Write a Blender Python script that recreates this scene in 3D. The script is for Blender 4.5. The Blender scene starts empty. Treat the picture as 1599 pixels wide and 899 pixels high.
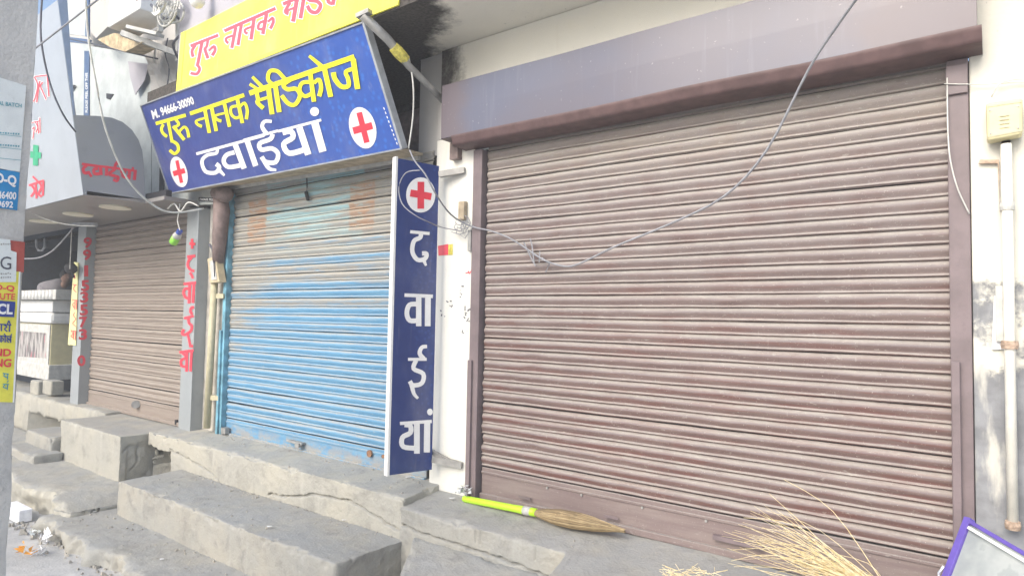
import bpy, math, random
import numpy as np
from mathutils import Vector, Matrix
random.seed(7)
rng = np.random.default_rng(7)
S = bpy.context.scene
COL = S.collection
R_ = math.radians

# ------------------------------------------------------------------ camera
PW, PH = 1599.0, 899.0
YAW, PITCH, ROLL, F = -0.6449, 0.04679, -0.01842, 1004.6
CAM = Vector((0.0, -3.7014, 1.2644))
FWD = Vector((math.sin(YAW)*math.cos(PITCH), math.cos(YAW)*math.cos(PITCH), math.sin(PITCH)))
_r0 = Vector((math.cos(YAW), -math.sin(YAW), 0)); _d0 = FWD.cross(_r0)
RGT = _r0*math.cos(ROLL) + _d0*math.sin(ROLL)
DWN = FWD.cross(RGT)
cd = bpy.data.cameras.new('camera'); cam = bpy.data.objects.new('camera', cd); COL.objects.link(cam)
cam.matrix_world = Matrix(((RGT.x, -DWN.x, -FWD.x, CAM.x), (RGT.y, -DWN.y, -FWD.y, CAM.y),
                           (RGT.z, -DWN.z, -FWD.z, CAM.z), (0, 0, 0, 1)))
cd.sensor_fit = 'HORIZONTAL'; cd.sensor_width = 36.0; cd.lens = F/PW*36.0
cd.clip_start = 0.05; cd.clip_end = 500
S.camera = cam

# ------------------------------------------------------------------ light
SUN_EL, SUN_AZ = R_(35), R_(-6)       # azimuth from -y (the street side) towards -x
sdir = Vector((math.sin(SUN_AZ)*math.cos(SUN_EL), -math.cos(SUN_AZ)*math.cos(SUN_EL), math.sin(SUN_EL)))
W = bpy.data.worlds.new('World'); S.world = W; W.use_nodes = True
wn = W.node_tree; bg = wn.nodes['Background']
sky = wn.nodes.new('ShaderNodeTexSky'); sky.sky_type = 'NISHITA'; sky.sun_disc = False
sky.sun_elevation = SUN_EL; sky.sun_rotation = math.atan2(sdir.x, sdir.y)
sky.air_density = 1.0; sky.dust_density = 2.5; sky.ozone_density = 1.0
wn.links.new(sky.outputs['Color'], bg.inputs['Color']); bg.inputs['Strength'].default_value = 0.15
sl = bpy.data.lights.new('sun', 'SUN'); so = bpy.data.objects.new('sun', sl); COL.objects.link(so)
so.rotation_euler = (-sdir).to_track_quat('-Z', 'Y').to_euler()
sl.energy = 1.7; sl.angle = R_(40); sl.color = (1.0, 0.955, 0.87)
S.view_settings.view_transform = 'Standard'; S.view_settings.look = 'None'
S.view_settings.exposure = 0.95; S.view_settings.gamma = 1.0
try:
    S.cycles.max_bounces = 8; S.cycles.diffuse_bounces = 5
    S.cycles.use_denoising = True
except Exception: pass

# ------------------------------------------------------------------ placing helpers
def ray(px, py):
    return (RGT*((px-799.5)/F) + DWN*((py-449.5)/F) + FWD)
def at(px, py, x=None, y=None, z=None):
    d = ray(px, py)
    if x is not None: t = (x-CAM.x)/d.x
    elif y is not None: t = (y-CAM.y)/d.y
    else: t = (z-CAM.z)/d.z
    return CAM + d*t
class Plane:
    def __init__(s, a, b, c):
        s.p = Vector(a); n = (Vector(b)-s.p).cross(Vector(c)-s.p).normalized()
        if n.dot(CAM-s.p) < 0: n = -n
        s.n = n
    def hit(s, px, py, off=0.0):
        d = ray(px, py); t = (s.p + s.n*off - CAM).dot(s.n)/d.dot(s.n)
        return CAM + d*t
def PY(y): return Plane((0, y, 0), (1, y, 0), (0, y, 1))
def PX(x): return Plane((x, 0, 0), (x, 1, 0), (x, 0, 1))

# ------------------------------------------------------------------ material helpers
class G:
    def __init__(s, name):
        s.m = bpy.data.materials.new(name); s.m.use_nodes = True; s.t = s.m.node_tree
        s.b = s.t.nodes['Principled BSDF']; s._geo = None
    def n(s, t): return s.t.nodes.new(t)
    def set(s, sock, v):
        if hasattr(v, 'links'): s.t.links.new(v, sock)
        else:
            if isinstance(v, tuple) and len(v) == 3 and sock.type == 'RGBA': v = v + (1,)
            sock.default_value = v
    def geo(s):
        if not s._geo: s._geo = s.n('ShaderNodeNewGeometry')
        return s._geo
    def pos(s): return s.geo().outputs['Position']
    def sep(s, v):
        q = s.n('ShaderNodeSeparateXYZ'); s.set(q.inputs[0], v); return q.outputs
    def obj(s): return s.n('ShaderNodeTexCoord').outputs['Object']
    def rnd(s): return s.n('ShaderNodeObjectInfo').outputs['Random']
    def noise(s, scale, detail=4, stretch=(1, 1, 1), rough=.55, vec=None, off=(0, 0, 0)):
        mp = s.n('ShaderNodeMapping'); s.set(mp.inputs['Vector'], vec if vec is not None else s.pos())
        mp.inputs['Scale'].default_value = stretch; mp.inputs['Location'].default_value = off
        q = s.n('ShaderNodeTexNoise'); s.t.links.new(mp.outputs[0], q.inputs['Vector'])
        q.inputs['Scale'].default_value = scale; q.inputs['Detail'].default_value = detail
        q.inputs['Roughness'].default_value = rough
        return q.outputs['Fac']
    def voro(s, scale, stretch=(1, 1, 1)):
        mp = s.n('ShaderNodeMapping'); s.set(mp.inputs['Vector'], s.pos()); mp.inputs['Scale'].default_value = stretch
        q = s.n('ShaderNodeTexVoronoi'); s.t.links.new(mp.outputs[0], q.inputs['Vector']); q.inputs['Scale'].default_value = scale
        return q.outputs['Distance']
    def mr(s, f, a, b, lo=0.0, hi=1.0, smooth=True):
        q = s.n('ShaderNodeMapRange'); q.interpolation_type = 'SMOOTHSTEP' if smooth else 'LINEAR'
        s.set(q.inputs[0], f); s.set(q.inputs[1], a); s.set(q.inputs[2], b); s.set(q.inputs[3], lo); s.set(q.inputs[4], hi)
        return q.outputs[0]
    def mix(s, f, a, b, mode='MIX'):
        q = s.n('ShaderNodeMix'); q.data_type = 'RGBA'; q.blend_type = mode
        s.set(q.inputs[0], f); s.set(q.inputs[6], a); s.set(q.inputs[7], b); return q.outputs[2]
    def ma(s, op, a, b=0.0, c=None):
        q = s.n('ShaderNodeMath'); q.operation = op; s.set(q.inputs[0], a); s.set(q.inputs[1], b)
        if c is not None: s.set(q.inputs[2], c)
        return q.outputs[0]
    def box(s, v, a, b, e):                       # 1 inside [a,b], soft edges
        return s.ma('MULTIPLY', s.mr(v, a-e, a+e), s.mr(v, b-e, b+e, 1.0, 0.0))
    def bump(s, h, strength=.3, dist=.01):
        q = s.n('ShaderNodeBump'); s.set(q.inputs['Height'], h); q.inputs['Strength'].default_value = strength
        q.inputs['Distance'].default_value = dist; s.t.links.new(q.outputs[0], s.b.inputs['Normal'])
    def done(s, color, rough=.8, spec=.3, metal=0.0):
        s.set(s.b.inputs['Base Color'], color); s.set(s.b.inputs['Roughness'], rough)
        s.b.inputs['Specular IOR Level'].default_value = spec; s.b.inputs['Metallic'].default_value = metal
        return s.m
def C3(c, k): return tuple(min(1, v*k) for v in c)
def plain(name, c, rough=.6, spec=.3, metal=0.0, var=.15, scale=12, bump=0.0):
    g = G(name); nz = g.noise(scale, 5); n2 = g.noise(scale*6, 3)
    col = g.mix(g.mr(nz, .3, .7), C3(c, 1-var), C3(c, 1+var))
    col = g.mix(g.mr(n2, .55, .8, 0, .35), col, C3(c, .7))
    if bump: g.bump(n2, bump, .004)
    return g.done(col, rough, spec, metal)

def m_concrete(name, base=(.305, .305, .285), warm=(.37, .35, .30), dark=(.18, .178, .17)):
    g = G(name)
    big = g.noise(1.7, 5); mid = g.noise(7, 6, off=(3, 1, 2)); fine = g.noise(60, 4); spk = g.noise(170, 2)
    drip = g.noise(3.2, 5, stretch=(3.5, 3.5, .45), off=(9, 2, 4))
    c = g.mix(g.mr(big, .32, .68), base, warm)
    c = g.mix(g.mr(mid, .5, .72, 0, .6), c, dark)
    c = g.mix(g.mr(g.noise(2.6, 7, rough=.65, off=(7, 3, 9)), .52, .62, 0, .42), c, C3(base, .72))
    c = g.mix(g.mr(g.noise(16, 6, rough=.7, off=(1, 9, 5)), .62, .70, 0, .55), c, C3(warm, 1.25))
    c = g.mix(g.mr(drip, .54, .74, 0, .45), c, C3(base, 1.35))
    nz = g.sep(g.geo().outputs['Normal'])[2]
    dust = g.ma('MULTIPLY', g.mr(nz, .6, .95), g.mr(g.noise(4, 5, off=(5, 5, 5)), .25, .7))
    c = g.mix(g.ma('MULTIPLY', dust, .8), c, (.295, .305, .31))  # upward faces: dust, with the cool tint of the sky put into its grey
    c = g.mix(g.mr(spk, .63, .74, 0, .5), c, dark)
    c = g.mix(g.mr(fine, .35, .7, 0, .25), c, C3(base, 1.25))
    h = g.ma('ADD', g.ma('MULTIPLY', fine, .6), g.ma('MULTIPLY', mid, 1.2))
    g.bump(h, .9, .010)
    return g.done(c, .93, .15)

def m_plaster(name, base=(.76, .75, .69), grime=(.62, .60, .53), peel=None, zlo=None, zhi=None, soot=False):
    g = G(name)
    p = g.sep(g.pos())
    big = g.noise(1.3, 5); drip = g.noise(4, 5, stretch=(3, 3, .35)); fine = g.noise(45, 4); sp = g.noise(28, 4, rough=.7, off=(1, 7, 3))
    c = g.mix(g.mr(big, .35, .7), base, C3(base, .93))
    c = g.mix(g.mr(drip, .56, .78, 0, .5), c, grime)
    c = g.mix(g.mr(sp, .66, .72, 0, .7), c, (.33, .31, .29))
    if peel:
        edge = g.ma('ADD', p[2], g.ma('MULTIPLY', g.ma('SUBTRACT', g.noise(3.1, 6, rough=.65, off=(2, 4, 1)), .5), 1.7))
        pk = g.mr(edge, zlo, zhi, 1.0, 0.0, False)
        pk = g.mr(g.ma('ADD', pk, g.ma('MULTIPLY', g.ma('SUBTRACT', g.noise(6, 8, rough=.62), .5), .9)), .42, .58)
        pk = g.ma('MULTIPLY', pk, g.mr(g.noise(5, 6, stretch=(2, 1, .5), off=(8, 8, 1)), .3, .48, .25, 1.0))
        c = g.mix(pk, c, g.mix(g.mr(g.noise(9, 5), .35, .65), peel, C3(peel, 1.45)))
        g.bump(g.ma('ADD', g.ma('MULTIPLY', pk, -1.2), g.ma('MULTIPLY', fine, .4)), .5, .006)
    else: g.bump(g.ma('ADD', fine, g.ma('MULTIPLY', sp, 1.0)), .25, .006)
    if soot:                                      # blackened patch left of a ragged line
        w = g.ma('ADD', p[0], g.ma('MULTIPLY', g.ma('SUBTRACT', g.noise(2.4, 8, rough=.72), .5), .85))
        w = g.ma('ADD', w, g.ma('MULTIPLY', p[1], soot[1]))
        k = g.mr(w, soot[0]-.10, soot[0]+.16, 1.0, 0.0)
        c = g.mix(k, c, g.mix(g.mr(fine, .3, .7), (.05, .045, .04), (.10, .09, .08)))
    return g.done(c, .9, .15)

def m_slat(name, clean, dust, under, dustamt=.85, kind=None):
    g = G(name)
    p = g.sep(g.pos()); nz = g.sep(g.geo().outputs['Normal'])[2]
    streak = g.noise(2.0, 6, stretch=(1, 1, 14)); blot = g.noise(6, 6); fine = g.noise(90, 3, stretch=(.35, 1, 2))
    drip = g.noise(9, 5, stretch=(4, 1, .8), off=(4, 4, 4))
    rnd = g.rnd()
    c = g.mix(g.mr(streak, .35, .68), clean, under)
    c = g.mix(g.ma('MULTIPLY', rnd, .35), c, C3(clean, 1.3))
    c = g.mix(g.mr(drip, .58, .8, 0, .45), c, C3(clean, .72))
    if kind == 'blue':
        old = (.32, .285, .235)
        xs = g.ma('ADD', g.ma('MULTIPLY', g.noise(1.6, 7, stretch=(1, 1, 13), off=(7, 0, 3), rough=.68), .75), g.ma('MULTIPLY', rnd, .25))
        lim = g.ma('ADD', p[2], g.ma('MULTIPLY', g.ma('SUBTRACT', xs, .5), 2.6))
        worn = g.mr(lim, 1.15, 2.0)
        lim2 = g.ma('ADD', lim, g.ma('MULTIPLY', g.mr(p[0], -5.6, -6.5), .55))
        worn = g.ma('MULTIPLY', g.mr(lim2, 1.3, 1.9, 0, .88), g.mr(g.noise(11, 6, stretch=(.5, 1, 2.2), rough=.7, off=(2, 2, 2)), .3, .42, .35, 1.0))
        ob = g.mix(g.mr(blot, .35, .7), old, (.32, .29, .24))
        c = g.mix(worn, c, ob)
        fade = g.ma('MULTIPLY', g.mr(p[2], 1.75, 2.2), g.mr(g.noise(2.3, 4, stretch=(.7, 1, 10), off=(1, 8, 8)), .42, .62))
        c = g.mix(g.ma('MULTIPLY', fade, g.box(p[0], -5.95, -4.45, .02)), c, (.27, .43, .46))
        e = g.ma('ADD', p[0], g.ma('MULTIPLY', g.ma('SUBTRACT', blot, .5), .06))
        o1 = g.ma('MULTIPLY', g.box(e, -6.28, -5.95, .012), g.box(p[2], 2.0, 2.46, .03))
        o2 = g.ma('MULTIPLY', g.box(e, -4.63, -4.30, .012), g.box(p[2], 2.02, 2.45, .02))
        o = g.ma('MULTIPLY', g.ma('MAXIMUM', o1, o2), g.mr(g.noise(7, 7, stretch=(.6, 1, 3), rough=.7, off=(6, 1, 1)), .40, .56, .12, .8))
        c = g.mix(o, c, (.36, .20, .11))
        chip = g.mr(g.noise(16, 6, stretch=(.7, 1, 1.6), rough=.7, off=(3, 3, 9)), .64, .69)
        c = g.mix(g.ma('MULTIPLY', chip, .8), c, (.42, .33, .24))
        low = g.ma('MULTIPLY', g.mr(p[2], .17, -.02), g.mr(g.noise(8, 7, stretch=(.6, 1, 1.4), rough=.7, off=(1, 5, 7)), .40, .56))
        c = g.mix(g.ma('MULTIPLY', low, .85), c, (.34, .30, .25))
        rs = g.mr(g.noise(11, 6, rough=.7, off=(6, 8, 3)), .63, .68); c = g.mix(g.ma('MULTIPLY', rs, g.mr(p[2], .5, .0, 0, .8)), c, (.28, .14, .08))
    if kind == 'brown':
        red = g.mr(g.noise(3.3, 6, stretch=(.55, 1, 7), rough=.62, off=(8, 2, 5)), .48, .62)
        c = g.mix(g.ma('MULTIPLY', red, .7), c, (.175, .078, .066))
        c = g.mix(g.ma('MULTIPLY', g.box(nz, -.15, .30, .12), .42), c, (.27, .25, .265))
        c = g.mix(g.ma('MULTIPLY', g.mr(p[2], 2.05, 2.4), g.mr(streak, .3, .6, .2, .8)), c, (.33, .285, .225))
        scr = g.noise(42, 4, stretch=(1, 1, .05), off=(3, 0, 1)); c = g.mix(g.mr(scr, .66, .76, 0, .4), c, dust)
    if kind == 'brown': c = g.mix(g.ma('MULTIPLY', g.mr(p[2], .5, 2.3), g.mr(blot, .2, .7, .3, .75)), c, (.27, .24, .23))
    d = g.ma('MULTIPLY', g.mr(nz, .0, .6), g.mr(fine, .1, .75, .55, 1.0))
    d = g.ma('MULTIPLY', d, g.mr(blot, .2, .75, .6, 1.0))
    c = g.mix(g.ma('MULTIPLY', d, dustamt), c, dust)
    grit = g.noise(34, 5, stretch=(.5, 1, 1.2), rough=.7, off=(5, 5, 2)); c = g.mix(g.mr(grit, .60, .70, 0, .45), c, C3(dust, 1.15))
    c = g.mix(g.mr(grit, .40, .31, 0, .35), c, C3(under, .6))
    c = g.mix(g.mr(g.noise(140, 2), .66, .74, 0, .7), c, C3(dust, 1.25))
    g.bump(g.ma('ADD', fine, blot), .25, .003)
    return g.done(c, .62, .35)

def m_hood(name):
    g = G(name); p = g.sep(g.pos())
    a = g.noise(.9, 4, off=(2.2, 0, 0)); dr = g.noise(7, 5, stretch=(3, 1, .25)); f = g.noise(40, 4)
    c = g.mix(g.mr(a, .35, .65), (.10, .11, .165), (.115, .105, .135))  # bluish sky reflection put into the base colour; the ends keep brown paint
    c = g.mix(g.mr(dr, .55, .8, 0, .45), c, (.17, .175, .21))
    ends = g.ma('MAXIMUM', g.mr(g.ma('ADD', p[0], g.ma('MULTIPLY', g.ma('SUBTRACT', g.noise(3, 5), .5), .9)), -.75, -.35),
                g.mr(g.ma('ADD', p[0], g.ma('MULTIPLY', g.ma('SUBTRACT', g.noise(5, 4), .5), .3)), -3.2, -3.0, 1, 0))
    c = g.mix(g.ma('MULTIPLY', ends, .6), c, (.135, .098, .10))
    c = g.mix(g.mr(f, .66, .75, 0, .4), c, (.5, .48, .45))
    return g.done(c, .36, .6)

def m_print(name, base, alt, scale=9, rough=.3, spec=.5, dots=None):
    g = G(name); a = g.noise(scale, 4); b = g.noise(1.2, 3)
    c = g.mix(g.mr(a, .35, .75), base, alt)
    if dots:
        p = g.sep(g.pos()); v = g.voro(dots[0])
        k = g.ma('MULTIPLY', g.mr(v, .1, .45, 1, 0), g.mr(p[0], dots[1], dots[2]))
        c = g.mix(g.ma('MULTIPLY', k, .55), c, dots[3])
        c = g.mix(g.ma('MULTIPLY', g.mr(p[0], dots[1], dots[2]), .5), c, dots[4])
    c = g.mix(g.mr(g.noise(3, 6, stretch=(1, 1, .5)), .48, .8, 0, .2), c, (.5, .48, .45))
    c = g.mix(g.mr(g.noise(7, 5, stretch=(3, 3, .3), off=(4, 4, 4)), .58, .78, 0, .16), c, (.46, .44, .40)); g.bump(g.noise(3.5, 3, off=(6, 6, 6)), .35, .03)
    return g.done(c, rough, spec)

M = {}
M['concrete'] = m_concrete('concrete')
M['concrete_warm'] = m_concrete('concrete_warm', (.36, .352, .315), (.425, .405, .34), (.24, .232, .21))
M['pole_concrete'] = m_concrete('pole_concrete', (.56, .555, .53), (.62, .60, .56), (.42, .42, .41))
M['road'] = m_concrete('road_dust', (.47, .47, .465), (.52, .505, .475), (.36, .36, .36))
M['rubble'] = m_concrete('rubble', (.33, .315, .285), (.42, .39, .33), (.22, .215, .205))
M['plaster'] = m_plaster('plaster')
M['plaster_right'] = m_plaster('plaster_right', (.70, .68, .60), (.62, .6, .54), (.20, .205, .215), 0.65, 1.85)
M['plaster_old'] = m_plaster('plaster_old', (.62, .60, .55), (.40, .38, .33), (.36, .34, .30), 1.2, 2.9)
M['cream'] = m_plaster('cream', (.86, .83, .73), (.76, .72, .62), soot=(-3.40, 0.0))
M['soffit'] = m_plaster('soffit', (.88, .84, .73), (.78, .74, .63), soot=(-3.62, 1.05))
M['lilac'] = m_plaster('lilac', (.42, .41, .45), (.34, .33, .34))
M['wallgrey'] = m_plaster('wallgrey', (.50, .485, .46), (.34, .32, .30))
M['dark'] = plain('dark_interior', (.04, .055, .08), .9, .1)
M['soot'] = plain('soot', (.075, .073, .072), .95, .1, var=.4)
M['brown_slat'] = m_slat('brown_slat_paint', (.15, .098, .09), (.42, .40, .36), (.215, .155, .14), .8, 'brown')
M['brown_rail'] = m_slat('brown_rail_paint', (.185, .14, .135), (.36, .34, .31), (.24, .195, .18), .7)
M['brown_paint'] = plain('brown_paint', (.19, .15, .155), .5, .4, var=.14, scale=6, bump=.1)
M['hood'] = m_hood('hood_paint_sky_sheen'); M['hoodlip'] = plain('hood_lip', (.115, .07, .068), .55, .4, var=.2)
M['blue_slat'] = m_slat('blue_slat_paint', (.10, .26, .43), (.44, .41, .34), (.145, .32, .48), .8, 'blue')
M['blue_paint'] = plain('blue_guide_paint', (.16, .36, .46), .6, .3, var=.35, scale=9)
M['grey_slat'] = m_slat('grey_slat_paint', (.245, .20, .17), (.38, .345, .30), (.29, .245, .21), .7)
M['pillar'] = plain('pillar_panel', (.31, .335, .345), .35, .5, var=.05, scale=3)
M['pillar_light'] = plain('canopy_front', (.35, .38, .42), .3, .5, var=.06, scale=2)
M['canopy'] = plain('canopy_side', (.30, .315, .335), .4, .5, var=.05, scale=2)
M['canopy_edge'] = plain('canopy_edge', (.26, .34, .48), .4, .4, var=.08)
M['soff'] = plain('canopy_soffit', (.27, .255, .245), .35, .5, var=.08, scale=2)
M['sheet'] = plain('white_sheet', (.50, .53, .51), .4, .4, var=.14, scale=4)
M['sheetblue'] = plain('blue_tape', (.06, .11, .22), .4, .4)
M['black'] = plain('black', (.03, .03, .035), .6, .3)
M['white'] = plain('white', (.80, .80, .78), .5, .3, var=.04)
M['dwhite'] = plain('dirty_white', (.52, .52, .49), .6, .3, var=.15)
M['signblue'] = m_print('sign_blue', (.04, .062, .25), (.05, .08, .29), 7, dots=(16, -5.8, -3.7, (.06, .26, .72), (.03, .14, .58)))
M['signnavy'] = m_print('sign_navy', (.015, .036, .165), (.019, .045, .19), 5, dots=(26, -3.50, -3.40, (.06, .14, .40), (.022, .05, .22)))
M['yellow'] = plain('sign_yellow', (.88, .84, .09), .45, .4, var=.03, scale=3)
M['yellowpale'] = m_print('sign_yellow_pale', (.82, .77, .07), (.84, .79, .12), 2, .4)
M['strip_yellow'] = plain('strip_yellow', (.80, .76, .36), .5, .3, var=.05)
M['letter_yellow'] = plain('letter_yellow', (.90, .86, .03), .4, .4, var=.03)
M['letter_white'] = plain('letter_white', (.86, .86, .85), .4, .4, var=.03)
M['letter_red'] = plain('letter_red', (.78, .05, .08), .4, .4, var=.05)
M['letter_pink'] = plain('letter_pink', (.76, .09, .12), .4, .4, var=.05)
M['letter_navy'] = plain('letter_navy', (.03, .06, .30), .5, .3)
M['letter_teal'] = plain('letter_teal', (.10, .35, .42), .5, .3)
M['green'] = plain('green_cross', (.02, .36, .17), .4, .4)
M['poster_blue'] = plain('poster_blue', (.03, .26, .55), .6, .3, var=.08)
M['poster_yellow'] = plain('poster_yellow', (.84, .78, .10), .6, .3, var=.08)
M['poster_red'] = plain('poster_red', (.42, .09, .07), .6, .3, var=.15)
M['poster_white'] = plain('poster_white', (.76, .80, .78), .6, .3, var=.04)
M['steel'] = plain('grey_steel', (.34, .335, .32), .5, .4, .3, var=.2)
M['rail'] = plain('painted_rail', (.36, .38, .40), .4, .4)
M['rust'] = plain('rust', (.30, .16, .09), .85, .2, var=.4, scale=30)
M['rustpale'] = plain('pale_rust', (.44, .33, .25), .85, .2, var=.4, scale=40)
M['wood'] = plain('board_tan', (.42, .35, .25), .7, .2, var=.25)
M['torn'] = plain('torn_board', (.52, .42, .27), .8, .2, var=.3, bump=.4)
M['cable'] = plain('cable_grey', (.29, .295, .32), .6, .3)
M['cabledark'] = plain('cable_dark', (.09, .095, .12), .6, .3)
M['cablewhite'] = plain('cable_white', (.62, .62, .58), .6, .3)
M['pvc'] = plain('pvc_cream', (.78, .76, .68), .45, .4, var=.10, scale=8)
M['conduit'] = plain('conduit_yellow', (.50, .46, .31), .5, .4, var=.12)
M['boxcream'] = plain('switch_box_cream', (.66, .60, .36), .5, .4, var=.06)
M['boxwood'] = plain('switch_board_wood', (.52, .44, .29), .6, .3, var=.15)
M['drum'] = plain('drum_brown', (.20, .15, .14), .6, .3, var=.25)
M['lampwhite'] = plain('lamp_cover', (.82, .78, .62), .4, .4, var=.02)
M['lime'] = plain('lime_plastic', (.47, .80, .03), .35, .5, var=.04)
M['limeg'] = plain('green_liquid', (.25, .62, .06), .3, .5)
M['bluecap'] = plain('blue_cap', (.05, .10, .42), .4, .4)
M['purple'] = plain('purple_frame', (.13, .09, .40), .35, .5, var=.12)
M['foil'] = plain('foil', (.62, .64, .66), .3, .6, .6, var=.3, scale=40)
M['skin'] = plain('skin', (.34, .20, .15), .6, .3); M['hair'] = plain('hair', (.012, .012, .013), .6, .3)
M['shirt'] = plain('grey_shirt', (.22, .21, .23), .85, .2, var=.1); M['trousers'] = plain('dark_trousers', (.04, .045, .06), .9, .1)
M['tape'] = plain('yellow_tape', (.66, .58, .12), .5, .3, var=.3, scale=40)
M['orange'] = plain('orange_wrapper', (.80, .38, .06), .5, .4); M['paper'] = plain('paper', (.80, .81, .84), .8, .2)
def m_straw(name, a, b):
    g = G(name); f = g.noise(50, 2); c = g.mix(g.mr(f, .3, .7), a, b)
    return g.done(c, .6, .3)
M['straw'] = m_straw('dry_straw', (.70, .55, .26), (.86, .76, .52)); M['broomgrass'] = plain('broom_grass', (.33, .25, .14), .8, .2, var=.12); M['broomgrass_pale'] = plain('broom_grass_pale', (.44, .35, .21), .8, .2, var=.12); M['broomgrass_dark'] = plain('broom_grass_dark', (.22, .165, .095), .8, .2, var=.12)
def m_glass():
    g = G('dusty_glass'); f = g.noise(2.5, 5); c = g.mix(g.mr(f, .4, .6), (.30, .33, .34), (.46, .49, .48))
    c = g.mix(g.mr(g.noise(5, 4), .55, .6, 0, .4), c, (.22, .25, .26)); return g.done(c, .15, .5)
M['glass'] = m_glass()
def m_display():
    g = G('display_goods'); f = g.noise(11, 5, stretch=(1, 1, .22)); f2 = g.noise(15, 4, stretch=(1, 1, .2), off=(5, 5, 5))
    c = g.mix(g.mr(f, .42, .58), (.13, .115, .11), (.50, .47, .44)); c = g.mix(g.mr(f2, .60, .64), c, (.48, .14, .17))
    return g.done(c, .25, .5)
M['display'] = m_display()

# ------------------------------------------------------------------ mesh helpers
class MB:
    def __init__(s): s.v = []; s.f = []
    def add(s, vs, fs):
        o = len(s.v); s.v += [tuple(v) for v in vs]; s.f += [tuple(i+o for i in f) for f in fs]; return s
    def box(s, x0, x1, y0, y1, z0, z1):
        v = [(x, y, z) for z in (z0, z1) for y in (y0, y1) for x in (x0, x1)]
        return s.add(v, [(0, 2, 3, 1), (4, 5, 7, 6), (0, 1, 5, 4), (2, 6, 7, 3), (0, 4, 6, 2), (1, 3, 7, 5)])
    def hexa(s, a, b):                            # two matching quads
        v = list(a)+list(b)
        return s.add(v, [(3, 2, 1, 0), (4, 5, 6, 7), (0, 1, 5, 4), (1, 2, 6, 5), (2, 3, 7, 6), (3, 0, 4, 7)])
    def slab(s, pts, thick):                      # planar polygon + thickness vector
        t = Vector(thick); n = len(pts); v = [Vector(p) for p in pts]; v += [p+t for p in v]
        f = [tuple(range(n)), tuple(range(2*n-1, n-1, -1))] + [(i, i+n, (i+1) % n+n, (i+1) % n) for i in range(n)]
        return s.add(v, f)
    def tube(s, pts, r, n=8, cap=True):
        pts = [Vector(p) for p in pts]; rs = r if isinstance(r, (list, tuple)) else [r]*len(pts)
        up = Vector((0, 0, 1)); rings = []
        for i, p in enumerate(pts):
            d = (pts[min(i+1, len(pts)-1)]-pts[max(i-1, 0)]).normalized()
            a = d.cross(up if abs(d.z) < .95 else Vector((1, 0, 0))).normalized(); b = d.cross(a)
            rings.append([p+(a*math.cos(6.28318*k/n)+b*math.sin(6.28318*k/n))*rs[i] for k in range(n)])
        v = [q for rg in rings for q in rg]
        f = [(i*n+k, i*n+(k+1) % n, (i+1)*n+(k+1) % n, (i+1)*n+k) for i in range(len(pts)-1) for k in range(n)]
        if cap: f += [tuple(range(n-1, -1, -1)), tuple((len(pts)-1)*n+k for k in range(n))]
        return s.add(v, f)
    def beam(s, p, q, w, h, up=(0, 0, 1)):
        p, q = Vector(p), Vector(q); d = (q-p).normalized(); a = d.cross(Vector(up)).normalized()*w/2; b = a.cross(d).normalized()*h/2
        return s.hexa([p-a-b, p+a-b, p+a+b, p-a+b], [q-a-b, q+a-b, q+a+b, q-a+b])
    def lathe(s, p, q, prof, n=20):               # prof: (t along axis, radius)
        p, q = Vector(p), Vector(q)
        return s.tube([p.lerp(q, t) for t, r in prof], [r for t, r in prof], n)
    def build(s, name, mat, parent=None, smooth=False, bevel=0.0):
        me = bpy.data.meshes.new(name); me.from_pydata(s.v, [], s.f); me.update()
        o = bpy.data.objects.new(name, me); COL.objects.link(o); me.materials.append(M[mat] if isinstance(mat, str) else mat)
        if smooth: me.polygons.foreach_set('use_smooth', [True]*len(me.polygons))
        if bevel:
            b = o.modifiers.new('bevel', 'BEVEL'); b.width = bevel; b.segments = 2; b.limit_method = 'ANGLE'; b.angle_limit = R_(40)
        if parent is not None: o.parent = parent; o.matrix_parent_inverse = parent.matrix_world.inverted()
        return o
def tag(o, label=None, cat=None, group=None, kind=None):
    if label: o['label'] = label
    if cat: o['category'] = cat
    if group: o['group'] = group
    if kind: o['kind'] = kind
    return o
def thing(name, label, cat, loc, group=None):
    o = bpy.data.objects.new(name, None); o.empty_display_size = .1; COL.objects.link(o)
    o.matrix_world = Matrix.Translation(Vector(loc)); o.location = Vector(loc)
    return tag(o, label, cat, group)
def smooth_pts(p, k=4):
    p = [np.array(q, float) for q in p]; out = []
    for i in range(len(p)-1):
        a = p[max(i-1, 0)]; b = p[i]; c = p[i+1]; d = p[min(i+2, len(p)-1)]
        for j in range(k):
            t = j/k
            out.append(.5*((2*b)+(-a+c)*t+(2*a-5*b+4*c-d)*t*t+(-a+3*b-3*c+d)*t**3))
    out.append(p[-1]); return out
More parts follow.
